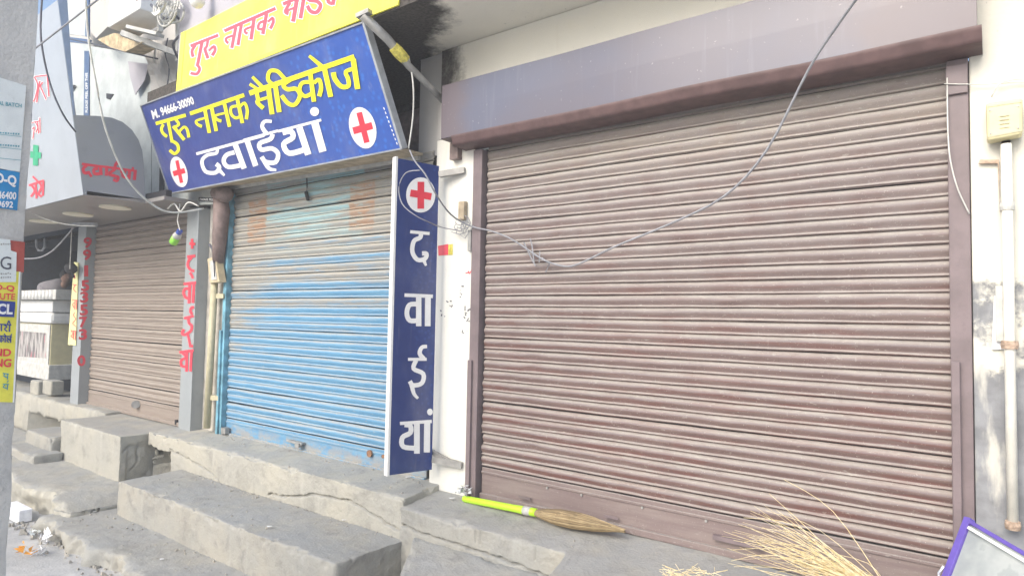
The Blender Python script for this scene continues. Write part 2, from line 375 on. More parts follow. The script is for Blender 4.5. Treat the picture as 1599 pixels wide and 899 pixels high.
class Pen:
    """flat lettering on a plane: strokes are given as picture-plane shapes of the printed sheet"""
    def __init__(s, plane, x0=0, y0=0, k=1.0, off=.003):
        s.pl, s.x0, s.y0, s.k, s.off, s.mb = plane, x0, y0, k, off, MB(); s.i = 0
    def region(s, x0, y0, k): s.x0, s.y0, s.k = x0, y0, k; return s
    def _p(s, u): return s.pl.hit(s.x0+u[0]*s.k, s.y0+u[1]*s.k, s.off+s.i*.00012)
    def st(s, pts, w, curve=True, grow=0):
        q = smooth_pts(pts) if curve and len(pts) > 2 else [np.array(p, float) for p in pts]
        n = len(q); ws = np.linspace(w[0], w[1], n) if isinstance(w, tuple) else [w]*n
        L, Rr = [], []
        for i in range(n):
            d = q[min(i+1, n-1)]-q[max(i-1, 0)]; d = d/(np.linalg.norm(d)+1e-9); nn = np.array([-d[1], d[0]])
            h = ws[i]/2+grow; e = d*(-grow if i == 0 else grow if i == n-1 else 0)
            L.append(q[i]+e+nn*h); Rr.append(q[i]+e-nn*h)
        s.i += 1
        v = [s._p(u) for u in L]+[s._p(u) for u in Rr]
        s.mb.add(v, [(i, i+1, n+i+1, n+i) for i in range(n-1)]); return s
    def poly(s, pts):
        s.i += 1; s.mb.add([s._p(u) for u in pts], [tuple(range(len(pts)))]); return s
    def ell(s, c, rx, ry, ang=0, n=32):
        ca, sa = math.cos(ang), math.sin(ang)
        return s.poly([(c[0]+rx*math.cos(t)*ca-ry*math.sin(t)*sa, c[1]+rx*math.cos(t)*sa+ry*math.sin(t)*ca) for t in [6.28318*i/n for i in range(n)]])
    def build(s, name, mat, parent): return s.mb.build(name, mat, parent)
def words(plane, quad, text, name, mat, parent, bold=.02, off=.004):
    """Latin print: quad = picture-plane corners TL, TR, BR, BL of the printed block"""
    cu = bpy.data.curves.new('t', 'FONT'); cu.body = text; cu.size = 1; cu.offset = bold; cu.resolution_u = 3
    ob = bpy.data.objects.new('t', cu); COL.objects.link(ob)
    dg = bpy.context.evaluated_depsgraph_get(); me = bpy.data.meshes.new_from_object(ob.evaluated_get(dg))
    bpy.data.objects.remove(ob); co = np.array([v.co[:2] for v in me.vertices])
    lo, hi = co.min(0), co.max(0); uv = (co-lo)/(hi-lo)
    TL, TR, BR, BL = [np.array(q, float) for q in quad]; mb = MB()
    vs = []
    for u, v in uv:
        p = (TL*(1-u)+TR*u)*v+(BL*(1-u)+BR*u)*(1-v); vs.append(plane.hit(p[0], p[1], off))
    mb.add(vs, [tuple(f.vertices) for f in me.polygons]); bpy.data.meshes.remove(me)
    return mb.build(name, mat, parent)

# value noise for the rough concrete
_T = rng.random((64, 64, 64))
def vnoise(p):
    i = np.floor(p).astype(int); f = p-i; f = f*f*(3-2*f); i %= 64; j = (i+1) % 64
    r = 0
    for dx in (0, 1):
        for dy in (0, 1):
            for dz in (0, 1):
                w = (f[:, 0] if dx else 1-f[:, 0])*(f[:, 1] if dy else 1-f[:, 1])*(f[:, 2] if dz else 1-f[:, 2])
                r = r+w*_T[(j if dx else i)[:, 0], (j if dy else i)[:, 1], (j if dz else i)[:, 2]]
    return r*2-1
def fbm(p, s, o=4):
    r = 0; a = 1.0
    for k in range(o): r = r+a*vnoise(p*s+17.3*k); s *= 2.1; a *= .5
    return r
def block(name, mat, x, y, z, res=.014, r=.012, amp=.004, warp=None, parent=None, chip=.02, faces='FTRLB', fres=None):
    """concrete block with worn, chipped edges; warp(P) -> P shapes the vertex array further"""
    x0, x1 = x; y0, y1 = y; z0, z1 = z; V = []; Fc = []; n0 = 0
    def grid(o, u, v, nu, nv):
        nonlocal n0
        a, b = np.meshgrid(np.linspace(0, 1, nu+1), np.linspace(0, 1, nv+1), indexing='ij')
        P = np.array(o)+a[..., None]*np.array(u)+b[..., None]*np.array(v)
        V.append(P.reshape(-1, 3)); idx = np.arange((nu+1)*(nv+1)).reshape(nu+1, nv+1)+n0
        Fc.append(np.stack([idx[:-1, :-1], idx[1:, :-1], idx[1:, 1:], idx[:-1, 1:]], -1).reshape(-1, 4)); n0 += (nu+1)*(nv+1)
    nx = max(2, int((x1-x0)/res)); ny = max(2, int((y1-y0)/res)); nz = max(2, int((z1-z0)/res))
    dx, dy, dz = x1-x0, y1-y0, z1-z0
    fr_ = fres or res
    if 'F' in faces: grid((x0, y0, z0), (dx, 0, 0), (0, 0, dz), max(2, int(dx/fr_)), max(2, int(dz/fr_)))
    if 'T' in faces: grid((x0, y0, z1), (dx, 0, 0), (0, dy, 0), nx, ny)
    if 'R' in faces: grid((x1, y0, z0), (0, dy, 0), (0, 0, dz), ny, nz)
    if 'L' in faces: grid((x0, y1, z0), (0, -dy, 0), (0, 0, dz), max(2, ny//2), max(2, nz//2))
    if 'B' in faces: grid((x1, y1, z0), (-dx, 0, 0), (0, 0, dz), max(2, nx//4), max(2, nz//4))
    P = np.concatenate(V); Q = np.concatenate(Fc)
    rr = np.clip(r*(1+1.3*fbm(P, 5, 3))+chip*np.clip(fbm(P+31, 8, 4)-.3, 0, 1)*2.4, .003, .08)
    rr = np.minimum(rr, min(dx, dy, dz)*.45)[:, None]
    inner = np.clip(P, np.array([x0, y0, z0])+rr, np.array([x1, y1, z1])-rr)
    d = P-inner; L = np.linalg.norm(d, axis=1, keepdims=True)+1e-9; P = inner+d/L*np.minimum(rr, L*1.0 if False else rr)
    P = P+np.stack([fbm(P+3, 3.5), fbm(P+11, 3.5), fbm(P+23, 3.5)], -1)*amp
    P = P+np.stack([fbm(P+3, 22, 3), fbm(P+11, 22, 3), fbm(P+23, 22, 3)], -1)*amp*.42
    if warp: P = warp(P)
    me = bpy.data.meshes.new(name); me.from_pydata(P.tolist(), [], Q.tolist()); me.update()
    me.polygons.foreach_set('use_smooth', [True]*len(me.polygons)); me.materials.append(M[mat])
    o = bpy.data.objects.new(name, me); COL.objects.link(o)
    if parent is not None: o.parent = parent; o.matrix_parent_inverse = parent.matrix_world.inverted()
    return o
def crackdist(P, line, a, b):
    """distance in the (a,b) axes to a jagged polyline"""
    q = P[:, [a, b]]+np.stack([fbm(P+50, 14, 3), fbm(P+70, 14, 3)], -1)*.012; best = np.full(len(P), 9.0)
    for (p0, p1) in zip(line[:-1], line[1:]):
        p0, p1 = np.array(p0), np.array(p1); d = p1-p0; t = np.clip(((q-p0)@d)/(d@d), 0, 1)
        best = np.minimum(best, np.linalg.norm(q-p0-t[:, None]*d, axis=1))
    return best

# ================================================================== ground
ROADZ = -.78
n = 90; mb = MB()
xs = np.concatenate([np.linspace(-80, -12, 12), np.linspace(-11.5, 2, 110), np.linspace(3, 60, 10)])
ys = np.concatenate([np.linspace(-70, -6, 12), np.linspace(-5.5, 1.2, 60), np.linspace(2, 20, 4)])
GX, GY = np.meshgrid(xs, ys, indexing='ij'); P = np.stack([GX.ravel(), GY.ravel(), np.zeros(GX.size)], -1)
P[:, 2] = ROADZ+fbm(P, 1.1, 4)*.014; nxv, nyv = len(xs), len(ys)
mb.add(P.tolist(), [(i*nyv+j, (i+1)*nyv+j, (i+1)*nyv+j+1, i*nyv+j+1) for i in range(nxv-1) for j in range(nyv-1)])
tag(mb.build('road', 'road', smooth=True), kind='structure')

def warp_low(P):
    P = P.copy(); k = np.clip((-1.2-P[:, 1])/.25, 0, 1)
    P[:, 1] += k*(fbm(P, 2.2, 5)*.10+fbm(P+9, 8, 3)*.03); return P
o = block('lower_pavement', 'concrete', (-7.15, -2.9), (-1.46, -.4), (ROADZ-.1, -.645), .017, .03, .006, warp_low, chip=.05)
tag(o, kind='structure')
def warp_low2(P):
    P = P.copy(); k = np.clip((-.95-P[:, 1])/.3, 0, 1)
    P[:, 1] += k*(fbm(P, 2.0, 5)*.12); k2 = np.clip((P[:, 0]+7.35)/.45, 0, 1); P[:, 2] -= k2*k2*.12*(P[:, 2] > -.6)
    return P
o = block('side_pavement', 'concrete_warm', (-13, -6.85), (-1.28, -.3), (ROADZ-.1, -.525), .02, .04, .008, warp_low2, chip=.06); tag(o, kind='structure')
# rubble along the broken pavement edge
rb = MB()
for k in range(260):
    t = random.random(); x = -8.6+t*5.6; y = -1.5+random.gauss(0, .05)-.05*random.random(); s = random.uniform(.008, .028)*(1.3 if random.random() < .1 else .8)
    zz = ROADZ+s*.3; c = Vector((x, y+.02, zz)); a = random.random()*6
    v = [c+Vector((math.cos(a+i*1.57)*s*random.uniform(.6, 1.2), math.sin(a+i*1.57)*s*random.uniform(.6, 1.2), -s*.4)) for i in range(4)]
    v += [c+(q-c)*.6+Vector((0, 0, s*random.uniform(.7, 1.3))) for q in v]
    rb.hexa(v[:4], v[4:])
tag(rb.build('rubble', 'rubble'), kind='stuff')

# ------------------------------------------------------------------ raised platforms and steps
def hole(P, x0, x1, zt, depth, yfront):
    e = fbm(P, 7, 3)*.03
    k = (P[:, 0] > x0+e*.3) & (P[:, 0] < x1+e) & (P[:, 2] < zt+e) & (P[:, 1] < yfront+.05)
    P = P.copy(); P[k, 1] += depth; return P
crackA = [(-5.1, -.31), (-4.75, -.275), (-4.5, -.20), (-4.25, -.185), (-4.0, -.175), (-3.8, -.20), (-3.6, -.255), (-3.41, -.285)]
crackB = [(-6.9, -.17), (-6.6, -.20), (-6.35, -.23), (-6.1, -.28), (-5.9, -.33)]
def warp_blue(P):
    P = hole(P, -7.5, -6.86, -.175, .30, -.41)
    d = np.minimum(crackdist(P, crackA, 0, 2), crackdist(P, crackB, 0, 2)); fr = P[:, 1] < -.38
    P[:, 1] += fr*.03*np.clip(1.35-d/.009, 0, 1)
    low = fr & (P[:, 2] < np.interp(P[:, 0], [c[0] for c in crackA], [c[1] for c in crackA])) & (P[:, 0] > -5.1)
    P[:, 1] += low*(-.002)
    P[:, 2] += np.clip((P[:, 2]+.16)/.14, 0, 1)*(-.03*np.clip(-P[:, 1]/.4, 0, 1))
    return P
o = block('concrete_platform', 'concrete_warm', (-7.38, -3.42), (-.41, .25), (ROADZ, -.012), .012, .017, .005, warp_blue, chip=.055, fres=.0058)
tag(o, 'cracked concrete platform below the blue shutter, with a broken dark hole at one end', 'platform')
def warp_step(P):
    P = P.copy(); P[:, 2] += (P[:, 2] > -.45)*fbm(P+5, 1.5, 2)*.004
    return P
o = block('concrete_step', 'concrete', (-6.63, -3.41), (-1.0, -.405), (ROADZ+.05, -.335), .0095, .013, .005, warp_step, chip=.055)
tag(o, 'long grey concrete step in front of the blue shutter platform', 'step')
crackC = [(-.66, -.16), (-.62, -.2), (-.58, -.2), (-.52, -.17), (-.46, -.18), (-.41, -.16)]
def warp_left(P):
    P = P.copy(); rt = P[:, 0] > -7.44
    c = [(-.66, -.22), (-.6, -.17), (-.52, -.16), (-.45, -.14), (-.40, -.15)]; d = crackdist(P, c, 1, 2)
    c2 = [(-.5, -.17), (-.52, -.27), (-.50, -.36), (-.56, -.42)]; d = np.minimum(d, crackdist(P, c2, 1, 2))
    P[:, 0] -= rt*.022*np.clip(1-d/.010, 0, 1)
    bk = rt & (P[:, 2] < -.17) & (P[:, 1] > -.62); P[:, 0] -= bk*.018*(1+fbm(P, 6, 3))
    return P
o = block('concrete_plinth', 'concrete_warm', (-9.05, -7.39), (-.69, .25), (ROADZ, -.062), .013, .012, .004, warp_left, chip=.03)
tag(o, 'tall pale concrete block at the entrance of the grey shuttered shop', 'plinth')
def warp_far(P):
    P = hole(P, -11.8, -9.3, -.30, .5, -.19); return P
o = block('shop_ledge', 'concrete_warm', (-14.5, -9.06), (-.20, 3.2), (ROADZ, -.04), .03, .03, .01, warp_far, chip=.06, faces='FTR')
tag(o, 'broken concrete ledge under the juice counter at far left', 'ledge')
o = block('small_step', 'concrete', (-9.95, -9.07), (-.78, -.22), (ROADZ, -.27), .02, .02, .006, chip=.05); tag(o, 'small square concrete step in the corner left of the tall pale block', 'step')
o = block('low_step', 'concrete', (-9.9, -8.9), (-1.0, -.70), (ROADZ, -.43), .02, .02, .006, chip=.05); tag(o, 'lowest small concrete step beside the tall pale block', 'step')
def warp_brown(P):
    P = P.copy()
    k = np.clip((P[:, 0]+2.05)/.25, 0, 1); k = k*k*(3-2*k)
    f = np.clip((.25-P[:, 1])/.68, 0, 1)
    P[:, 1] -= k*f*f*1.1
    top = np.clip((P[:, 2]+.55)/.5, 0, 1)
    P[:, 2] += top*(-.055*np.clip((.05-P[:, 1])/.5, 0, 2.2))
    fr = P[:, 1] < -.3
    P[:, 1] += fr*(1-k)*fbm(P+2, 5, 4)*.006
    cB = [(-3.45, -.225), (-3.25, -.235), (-3.05, -.238), (-2.8, -.245), (-2.5, -.25), (-2.25, -.262), (-2.0, -.28)]
    P[:, 1] += fr*(1-k)*.035*np.clip(1.35-crackdist(P, cB, 0, 2)/.008, 0, 1)
    for xg, z0 in ((-2.72, -.2), (-2.68, -.2), (-2.25, -.2)):
        P[:, 1] += fr*.012*np.clip(1-np.abs(P[:, 0]-xg)/.008, 0, 1)*(P[:, 2] > z0)
    return P
o = block('concrete_platform', 'concrete', (-3.44, 1.6), (-.43, .25), (ROADZ, -.048), .012, .02, .005, warp_brown, chip=.04, fres=.0065)
tag(o, 'sloping rough concrete platform below the wide brown shutter', 'platform')
def warp_bl(P):
    P = P.copy(); top = np.clip((P[:, 2]+.7)/.43, 0, 1)
    P[:, 2] += top*(-.10*np.clip((-.45-P[:, 1])/.7, 0, 1)); P[:, 0] += np.clip((-.42-P[:, 1])/.5, 0, 1.6)*.36*np.clip((-2.2-P[:, 0])/.9, 0, 1)
    P[:, 2] += top*fbm(P+8, 3, 3)*.006
    return P
o = block('concrete_step', 'concrete', (-3.29, -1.0), (-1.25, -.40), (ROADZ, -.272), .012, .03, .005, warp_bl, chip=.05)
tag(o, 'broken lower concrete step in front of the brown shutter platform', 'step')

gr = MB()
for k in range(520):
    q = random.random()
    if q < .35: x, y, z = random.uniform(-6.5, -3.5), random.uniform(-.98, -.42), -.334; y = y if random.random() < .4 else -.42-abs(random.gauss(0, .05))
    elif q < .6: x, y, z = random.uniform(-6.8, -3.5), random.uniform(-.38, -.02), -.03; y = y if random.random() < .4 else -.05-abs(random.gauss(0, .04))
    elif q < .8: x, y, z = random.uniform(-3.3, -.4), random.uniform(-.36, -.05), -.075
    else: x, y, z = random.uniform(-6.8, -4.0), random.uniform(-1.4, -1.02), -.642
    if z == -.075: z -= .11*max(0, .05-y)*.9-.02
    if z == -.03: z += .016+.075*y
    sz = random.choice((.004, .005, .006, .008, .012)); a = random.random()*6; c = Vector((x, y, z))
    v = [c+Vector((math.cos(a+i*1.57)*sz*random.uniform(.6, 1.3), math.sin(a+i*1.57)*sz*random.uniform(.6, 1.3), -.003)) for i in range(4)]
    gr.hexa(v, [c+(p-c)*.55+Vector((0, 0, sz*random.uniform(.6, 1))) for p in v])
tag(gr.build('grit', 'rubble'), kind='stuff')

# ================================================================== building
bld = thing('shop_building', 'two storey row of plastered shops with a balcony slab over the shutters', 'building', (-3.3, .2, -.05))
MB().box(-3.53, -3.135, -.035, .25, -.06, 2.66).build('wall', 'plaster', bld, bevel=.006)
MB().box(-.085, 2.2, -.035, .25, -.3, 3.395).build('wall', 'plaster_right', bld, bevel=.006)
MB().box(-3.53, -.0855, -.0, .25, 2.662, 3.395).build('wall', 'cream', bld)
MB().box(-7.01, -6.60, -.02, .25, -.05, 2.56).build('wall', 'plaster_old', bld)
MB().box(-3.53, -3.37, -.03, .02, 2.663, 3.0).build('wall', 'wallgrey', bld)
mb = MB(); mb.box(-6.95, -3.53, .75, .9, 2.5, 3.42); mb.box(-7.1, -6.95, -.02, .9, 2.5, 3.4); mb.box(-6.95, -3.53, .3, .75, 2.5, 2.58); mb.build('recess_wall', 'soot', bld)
MB().box(-3.79, -3.53, .02, .4, 2.56, 3.39).build('recess_pillar', 'wallgrey', bld)
MB().box(-7.1, 3.0, -.70, .95, 3.40, 3.56).build('balcony_slab', 'soffit', bld)
MB().box(-6.55, 3.0, -.66, -.55, 3.562, 5.4).build('parapet', 'lilac', bld)
MB().box(-16, -6.56, .26, .5, 2.5, 6.0).build('upper_wall', 'wallgrey', bld)
MB().box(-7.62, -6.66, -.12, .25, 2.62, 5.6).build('upper_pier', 'wallgrey', bld)

# ================================================================== shutters
def slat_mesh(name, x0, x1, pitch, mat, seed=0):
    rs = np.random.default_rng(seed); ph = rs.random(6)*6.28; dents = [(rs.uniform(x0, x1), rs.uniform(.02, .07), rs.uniform(-.006, .008)) for _ in range(7)]
    prof = [(0, .0105), (.022, .0105), (.042, .003), (.11, -.005), (.21, -.011), (.33, -.0135), (.45, -.0115), (.57, -.006), (.69, .0005),
            (.77, .004), (.81, .002), (.845, -.006), (.88, -.009), (.925, -.007), (.955, .003), (.968, .0105), (1.0, .0105)]
    nx = 70; v = []; f = []
    for i in range(nx+1):
        x = x0+(x1-x0)*i/nx
        wz = .0011*math.sin(x*2.3+ph[0])+.0008*math.sin(x*5.9+ph[1])+.0005*math.sin(x*17+ph[2]); wy = .0012*math.sin(x*3.1+ph[3])+.0006*math.sin(x*11+ph[4])
        dn = sum(a*math.exp(-((x-c)/w)**2) for c, w, a in dents)
        for t, y in prof: v.append((x, y*.86+wy+dn*math.sin(math.pi*min(1, max(0, t)))**2, (1-t)*pitch-pitch/2+wz))
    m = len(prof)
    for i in range(nx):
        for j in range(m-1): f.append((i*m+j, i*m+j+1, (i+1)*m+j+1, (i+1)*m+j))
    me = bpy.data.meshes.new(name); me.from_pydata(v, [], f); me.update()
    me.polygons.foreach_set('use_smooth', [True]*len(me.polygons)); me.materials.append(M[mat]); return me
def shutter(root, x0, x1, zb, zt, y, pitch, mat, railh):
    mes = [slat_mesh('slat', x0, x1, pitch, mat, 11+k) for k in range(9)]; n = int(math.ceil((zt-zb-railh)/pitch))
    for k in range(n):
        o = bpy.data.objects.new('slat', mes[random.randrange(9)]); COL.objects.link(o)
        o.parent = root; o.matrix_parent_inverse = root.matrix_world.inverted()
        o.location = (random.gauss(0, .003), y+random.gauss(0, .0012), zb+railh+pitch*(k+.5)+random.gauss(0, .0012))
        o.rotation_euler = (random.gauss(0, .02), random.gauss(0, .0006), 0)
    mb = MB(); mb.box(x0, x1, y-.006, y+.01, zb+.012, zb+railh-.008); mb.box(x0, x1, y-.030, y+.012, zb+.004, zb+.045)
    mb.box(x0, x1, y-.014, y+.005, zb+railh-.052, zb+railh-.034)
    MB().box(x0-.13, x1+.13, y+.034, y+.06, zb-.0, zt+.01).build('gap_backing', 'soot', root)  # added dark sheet in the soot colour, blocks sky through the slat gaps
    b = mb.build('bottom_rail', {'brown_slat': 'brown_rail'}.get(mat, mat), root, bevel=.004); return b
# brown
br = thing('rolling_shutter', 'wide brown ribbed rolling shutter, dusty and closed', 'shutter', (-1.6, 0, -.05))
rl = shutter(br, -3.03, -.155, -.055, 2.53, .005, .0777, 'brown_slat', .235)
for x in (-2.62, -1.95, -.55): MB().box(x-.05, x+.05, -.034, -.028, .02, .035).build('rail_plate', 'brown_paint', rl)
mb = MB(); mb.box(-1.30, -1.06, -.04, -.0, .035, .06); mb.tube([(-1.06, -.045, .05), (-1.02, -.05, .05)], .014); mb.build('lock_bar', 'brown_paint', rl)
for x in (-2.45, -2.18, -1.75, -1.35, -.8):
    MB().tube([(x, -.002, .12), (x, -.010, .12)], .008).build('rivet', 'steel', rl)
MB().box(-3.13, -3.045, -.055, .03, -.05, 2.52).build('guide_rail', 'brown_paint', br, bevel=.004)
MB().box(-.172, -.088, -.045, .03, -.09, 2.53).build('guide_rail', 'brown_paint', br, bevel=.004)
MB().box(-.168, -.135, -.075, -.0455, -.09, 1.10).build('guide_stop', 'brown_paint', br, bevel=.003)
MB().box(-3.128, -3.09, -.075, -.0555, -.05, .95).build('guide_stop', 'brown_paint', br, bevel=.003)
mb = MB(); mb.box(-.175, -.09, -.06, -.046, 2.36, 2.5); mb.build('guide_plate', 'brown_paint', br, bevel=.003)
HX0, HX1 = -3.33, -.05
prof = [(-.20, 3.01), (-.203, 2.80), (-.20, 2.605)]
mb = MB(); L = 40
for i in range(L):
    xa, xb = HX0+(HX1-HX0)*i/L, HX0+(HX1-HX0)*(i+1)/L
    w = lambda x: .004*math.sin(x*2.1)+.003*math.sin(x*5.3+1)
    for (y0, z0), (y1, z1) in zip(prof[:-1], prof[1:]):
        mb.add([(xa, y0+w(xa), z0), (xb, y0+w(xb), z0), (xb, y1+w(xb), z1), (xa, y1+w(xa), z1)], [(0, 3, 2, 1)])
mb.box(HX0, HX1, -.19, .0, 3.0, 3.01); mb.box(HX0, HX0+.004, -.198, -.0, 2.6, 3.0); mb.box(HX1-.004, HX1, -.198, -.0, 2.6, 3.0)
hood = mb.build('shutter_hood', 'hood', br)
lp = [(-.206, 2.609), (-.2085, 2.600), (-.203, 2.588), (-.192, 2.556), (-.186, 2.543), (-.178, 2.538), (-.12, 2.535), (-.02, 2.53)]
mb = MB(); a0, a1 = -3.22, -.032; v = []
for x in np.linspace(a0, a1, 30): v += [(x, y+.003*math.sin(x*6), z+.003*math.sin(x*4+1)) for y, z in lp]
m = len(lp); mb.add(v, [(i*m+j, (i+1)*m+j, (i+1)*m+j+1, i*m+j+1) for i in range(29) for j in range(m-1)]); mb.build('hood_lip', 'hoodlip', br, smooth=True); mb = MB()
mb.add([(a1, y, z) for y, z in lp]+[(a1, -.02, 2.607)], [tuple(range(m+1))]); mb.add([(a0, y, z) for y, z in lp]+[(a0, -.02, 2.607)], [tuple(range(m, -1, -1))])
mb.build('lip_end', 'hoodlip', br)
MB().box(-3.33, -3.23, -.19, -.03, 2.60, 2.606).box(-3.34, -3.26, -.09, -.036, 2.47, 2.60).build('hood_bracket', 'drum', br)
# blue
bl = thing('rolling_shutter', 'peeling sky blue rolling shutter, worn to beige near its top', 'shutter', (-5.3, 0, -.04))
rl = shutter(bl, -6.56, -3.6, -.045, 2.56, .012, .0790, 'blue_slat', .20)
mb = MB(); mb.box(-5.36, -5.16, -.045, -.005, .055, .075); mb.tube([(-5.4, -.03, .065), (-5.36, -.03, .065)], .012); mb.box(-5.24, -5.18, -.06, -.02, .03, .07); mb.build('lock_bar', 'steel', rl)
mb = MB(); mb.box(-6.54, -6.46, -.06, -.01, .0, .06); mb.tube([(-6.52, -.05, -.04), (-6.52, -.05, .06)], .014); mb.build('padlock', 'steel', rl)
MB().tube([(-4.25, -.004, .10), (-4.25, -.02, .10)], .03, 10).tube([(-4.08, -.004, .10), (-4.08, -.02, .10)], .016, 10).build('lock_disc', 'rust', rl)
MB().box(-6.625, -6.565, -.05, .03, -.04, 2.55).build('guide_rail', 'blue_paint', bl, bevel=.004)
MB().box(-6.64, -6.60, -.07, -.0505, -.04, 1.08).build('guide_stop', 'blue_paint', bl, bevel=.004)
MB().lathe((-6.9, .2, 2.86), (-3.80, .2, 2.86), [(0, .19), (1, .19)], 24).build('shutter_drum', 'drum', bl, smooth=False)
MB().tube([at(479, 278, y=-.02), at(479.5, 292, y=-.03), at(479, 300, y=-.02)], .006).tube([at(478, 300, y=-.02), at(481, 312, y=-.03)], .018).build('hanging_hook', 'black', bl)
# grey-brown, far left
gl = thing('rolling_shutter', 'grey brown rolling shutter between two grey panelled pillars', 'shutter', (-8.9, 0, -.05))
rl = shutter(gl, -10.2, -7.15, -.055, 2.47, .012, .0790, 'grey_slat', .22)
MB().tube([at(212, 631, y=-.01), at(212, 631, y=-.04)], .05, 12).build('lock_disc', 'steel', rl)
MB().tube([at(275.5, 655, y=-.01), at(275.5, 662, y=-.01)], .02, 8).build('bolt', 'black', rl)
MB().box(-7.25, -7.1, -.02, .03, -.04, 2.44).build('guide_rail', 'pillar', gl)

# ================================================================== pillars of the far shop
pr = thing('shop_pillar', 'grey panelled pillar with red letters on the narrow front, beside the cream pipe', 'pillar', (-7.12, -.07, -.05))
MB().box(-7.27, -7.012, -.15, .02, -.05, 2.42).build('shaft', 'pillar', pr, bevel=.004)
pn = Pen(PY(-.15), 270, 350, .2778, .004)
pn.st([(107, 82), (108, 138)], 15, False).st([(92, 108), (126, 112)], 15, False)
pn.st([(80, 184), (126, 178)], 16, False).st([(106, 186), (88, 205), (84, 235), (102, 258), (120, 262)], 15).st([(94, 272), (104, 285), (112, 305)], 14)
pn.st([(60, 336), (130, 328)], 15, False).st([(92, 365), (70, 362), (60, 385), (72, 412), (92, 415)], 15).st([(94, 335), (90, 445)], 16, False).st([(118, 332), (112, 442)], 15, False)
pn.st([(118, 468), (104, 468), (98, 490), (108, 505)], 15).st([(62, 528), (116, 515)], 14, False).st([(86, 525), (90, 555), (105, 570), (100, 598), (68, 620), (52, 612), (62, 590)], 15).st([(82, 615), (90, 650), (98, 690)], 13)
pn.st([(36, 720), (116, 708)], 15, False).st([(52, 722), (74, 745), (46, 765), (50, 795), (76, 800)], 14).st([(78, 715), (76, 828)], 15, False).st([(104, 712), (98, 826)], 14, False).ell((106, 684), 7, 9)
pn.build('lettering', 'letter_red', pr)
pl = thing('shop_pillar', 'grey panelled pillar with a red phone number down its side and a yellow strip', 'pillar', (-10.33, -.05, -.05))
MB().box(-10.47, -10.19, -.12, .02, -.05, 2.45).build('shaft', 'pillar', pl, bevel=.004)
PLs = PX(-10.19)
for ch, (cx, cy) in zip('991535730', ((137, 379), (136, 398), (134.5, 423), (133, 446), (131.5, 464), (131, 484), (130, 503), (129.5, 522), (127, 563))):
    hw = 3.2 if ch == '1' else 6.5
    words(PLs, ((cx-hw, cy-8.5), (cx+hw, cy-9), (cx+hw, cy+8.5), (cx-hw, cy+8.5)), ch, 'lettering', 'letter_red', pl, .035)
q = PY(-.125)
MB().slab([q.hit(116.5, 409), q.hit(123, 410), q.hit(119, 539), q.hit(107, 538)][0:4], (0, -.008, 0)).build('yellow_strip', 'strip_yellow', pl)
pn = Pen(PY(-.133), 90, 330, .3003, .003)
pn.st([(88, 330), (88, 350)], 4, False).st([(78, 380), (100, 382)], 4, False).st([(92, 382), (82, 400), (88, 412), (98, 420)], 4)
pn.st([(75, 460), (103, 462)], 4, False).st([(88, 475), (78, 480), (82, 498), (90, 498)], 4).st([(90, 462), (88, 510)], 4, False).st([(98, 462), (97, 510)], 4, False)
pn.st([(88, 525), (82, 540), (94, 560), (78, 580), (88, 592), (94, 600)], 4)
pn.st([(66, 618), (97, 622)], 4, False).st([(70, 622), (80, 635), (68, 648), (80, 655)], 4).st([(84, 622), (80, 666)], 4, False).st([(93, 622), (90, 668)], 4, False)
pn.build('lettering', 'letter_red', pl)

# ================================================================== canopy of the far shop
cn = thing('shop_canopy', 'grey shop canopy with red letters on its rounded side and round lights beneath', 'canopy', (-8.8, -.8, 2.45))
XC = -7.46; q = PX(XC)
pts = [q.hit(*u) for u in ((130, 304), (115, 180), (150, 181), (175, 184), (192, 191), (206, 203), (216, 218), (222, 235), (225, 262), (227, 312))]
MB().slab(pts, (-.05, 0, 0)).build('side_panel', 'canopy', cn)
A, B = q.hit(130, 304), q.hit(90, 0); D = Vector((-4.5, 0, 0))
fr = MB().hexa([A, A+D, B+D*1.0, B], [p+Vector((0, .03, .01)) for p in (A, A+D, B+D, B)])
fr.v = [(x-.004, y, z) for x, y, z in fr.v]
fr.build('front_panel', 'pillar_light', cn)
FP = Plane(A, A+D, B)
B2 = q.hit(105, 0); Tp = q.hit(115, 180)
MB().slab([Tp+Vector((.0015, .002, 0)), q.hit(117, 180)+Vector((.0015, 0, 0)), B2+Vector((.0015, 0, 0)), B+Vector((.0015, .002, 0))], (-.03, 0, 0)).build('edge_return', 'canopy_edge', cn)
mb = MB(); mb.box(-13.5, XC, A.y+.032, -.13, 2.45, 2.49); mb.box(XC, -7.02, -.52, -.16, 2.45, 2.49); mb.box(-10.18, -7.28, -.13, -.03, 2.45, 2.49); mb.build('soffit', 'soff', cn)
MB().box(XC-.05, -7.03, -.5, -.44, 2.492, 2.56).build('black_ledge', 'black', cn)
mb = MB(); mb.beam(at(42, 347, y=-.3), at(150, 351, y=-.3), .05, .05); mb.build('front_rail', 'rail', cn)
for (x, y) in ((180, 323), (122, 334), (68, 345)):
    c = at(x, y, z=2.449); MB().lathe(c, c+Vector((0, 0, -.018)), [(0, .16), (.9, .16), (1, .14)], 28).build('downlight', 'lampwhite', cn)
pn = Pen(q, 90, 140, .2225, .003)
pn.st([(170, 522), (300, 540)], 18, False).st([(205, 530), (180, 555), (190, 585), (225, 580)], 22).st([(215, 575), (238, 612)], 18, False)
pn.st([(285, 555), (255, 560), (260, 590), (295, 590)], 22).st([(300, 535), (305, 600)], 23, False).st([(345, 535), (342, 605)], 23, False).st([(300, 538), (555, 572)], 16, False)
pn.st([(430, 525), (420, 510), (405, 530), (400, 560), (360, 590), (395, 605), (425, 615), (415, 640), (390, 630)], 21)
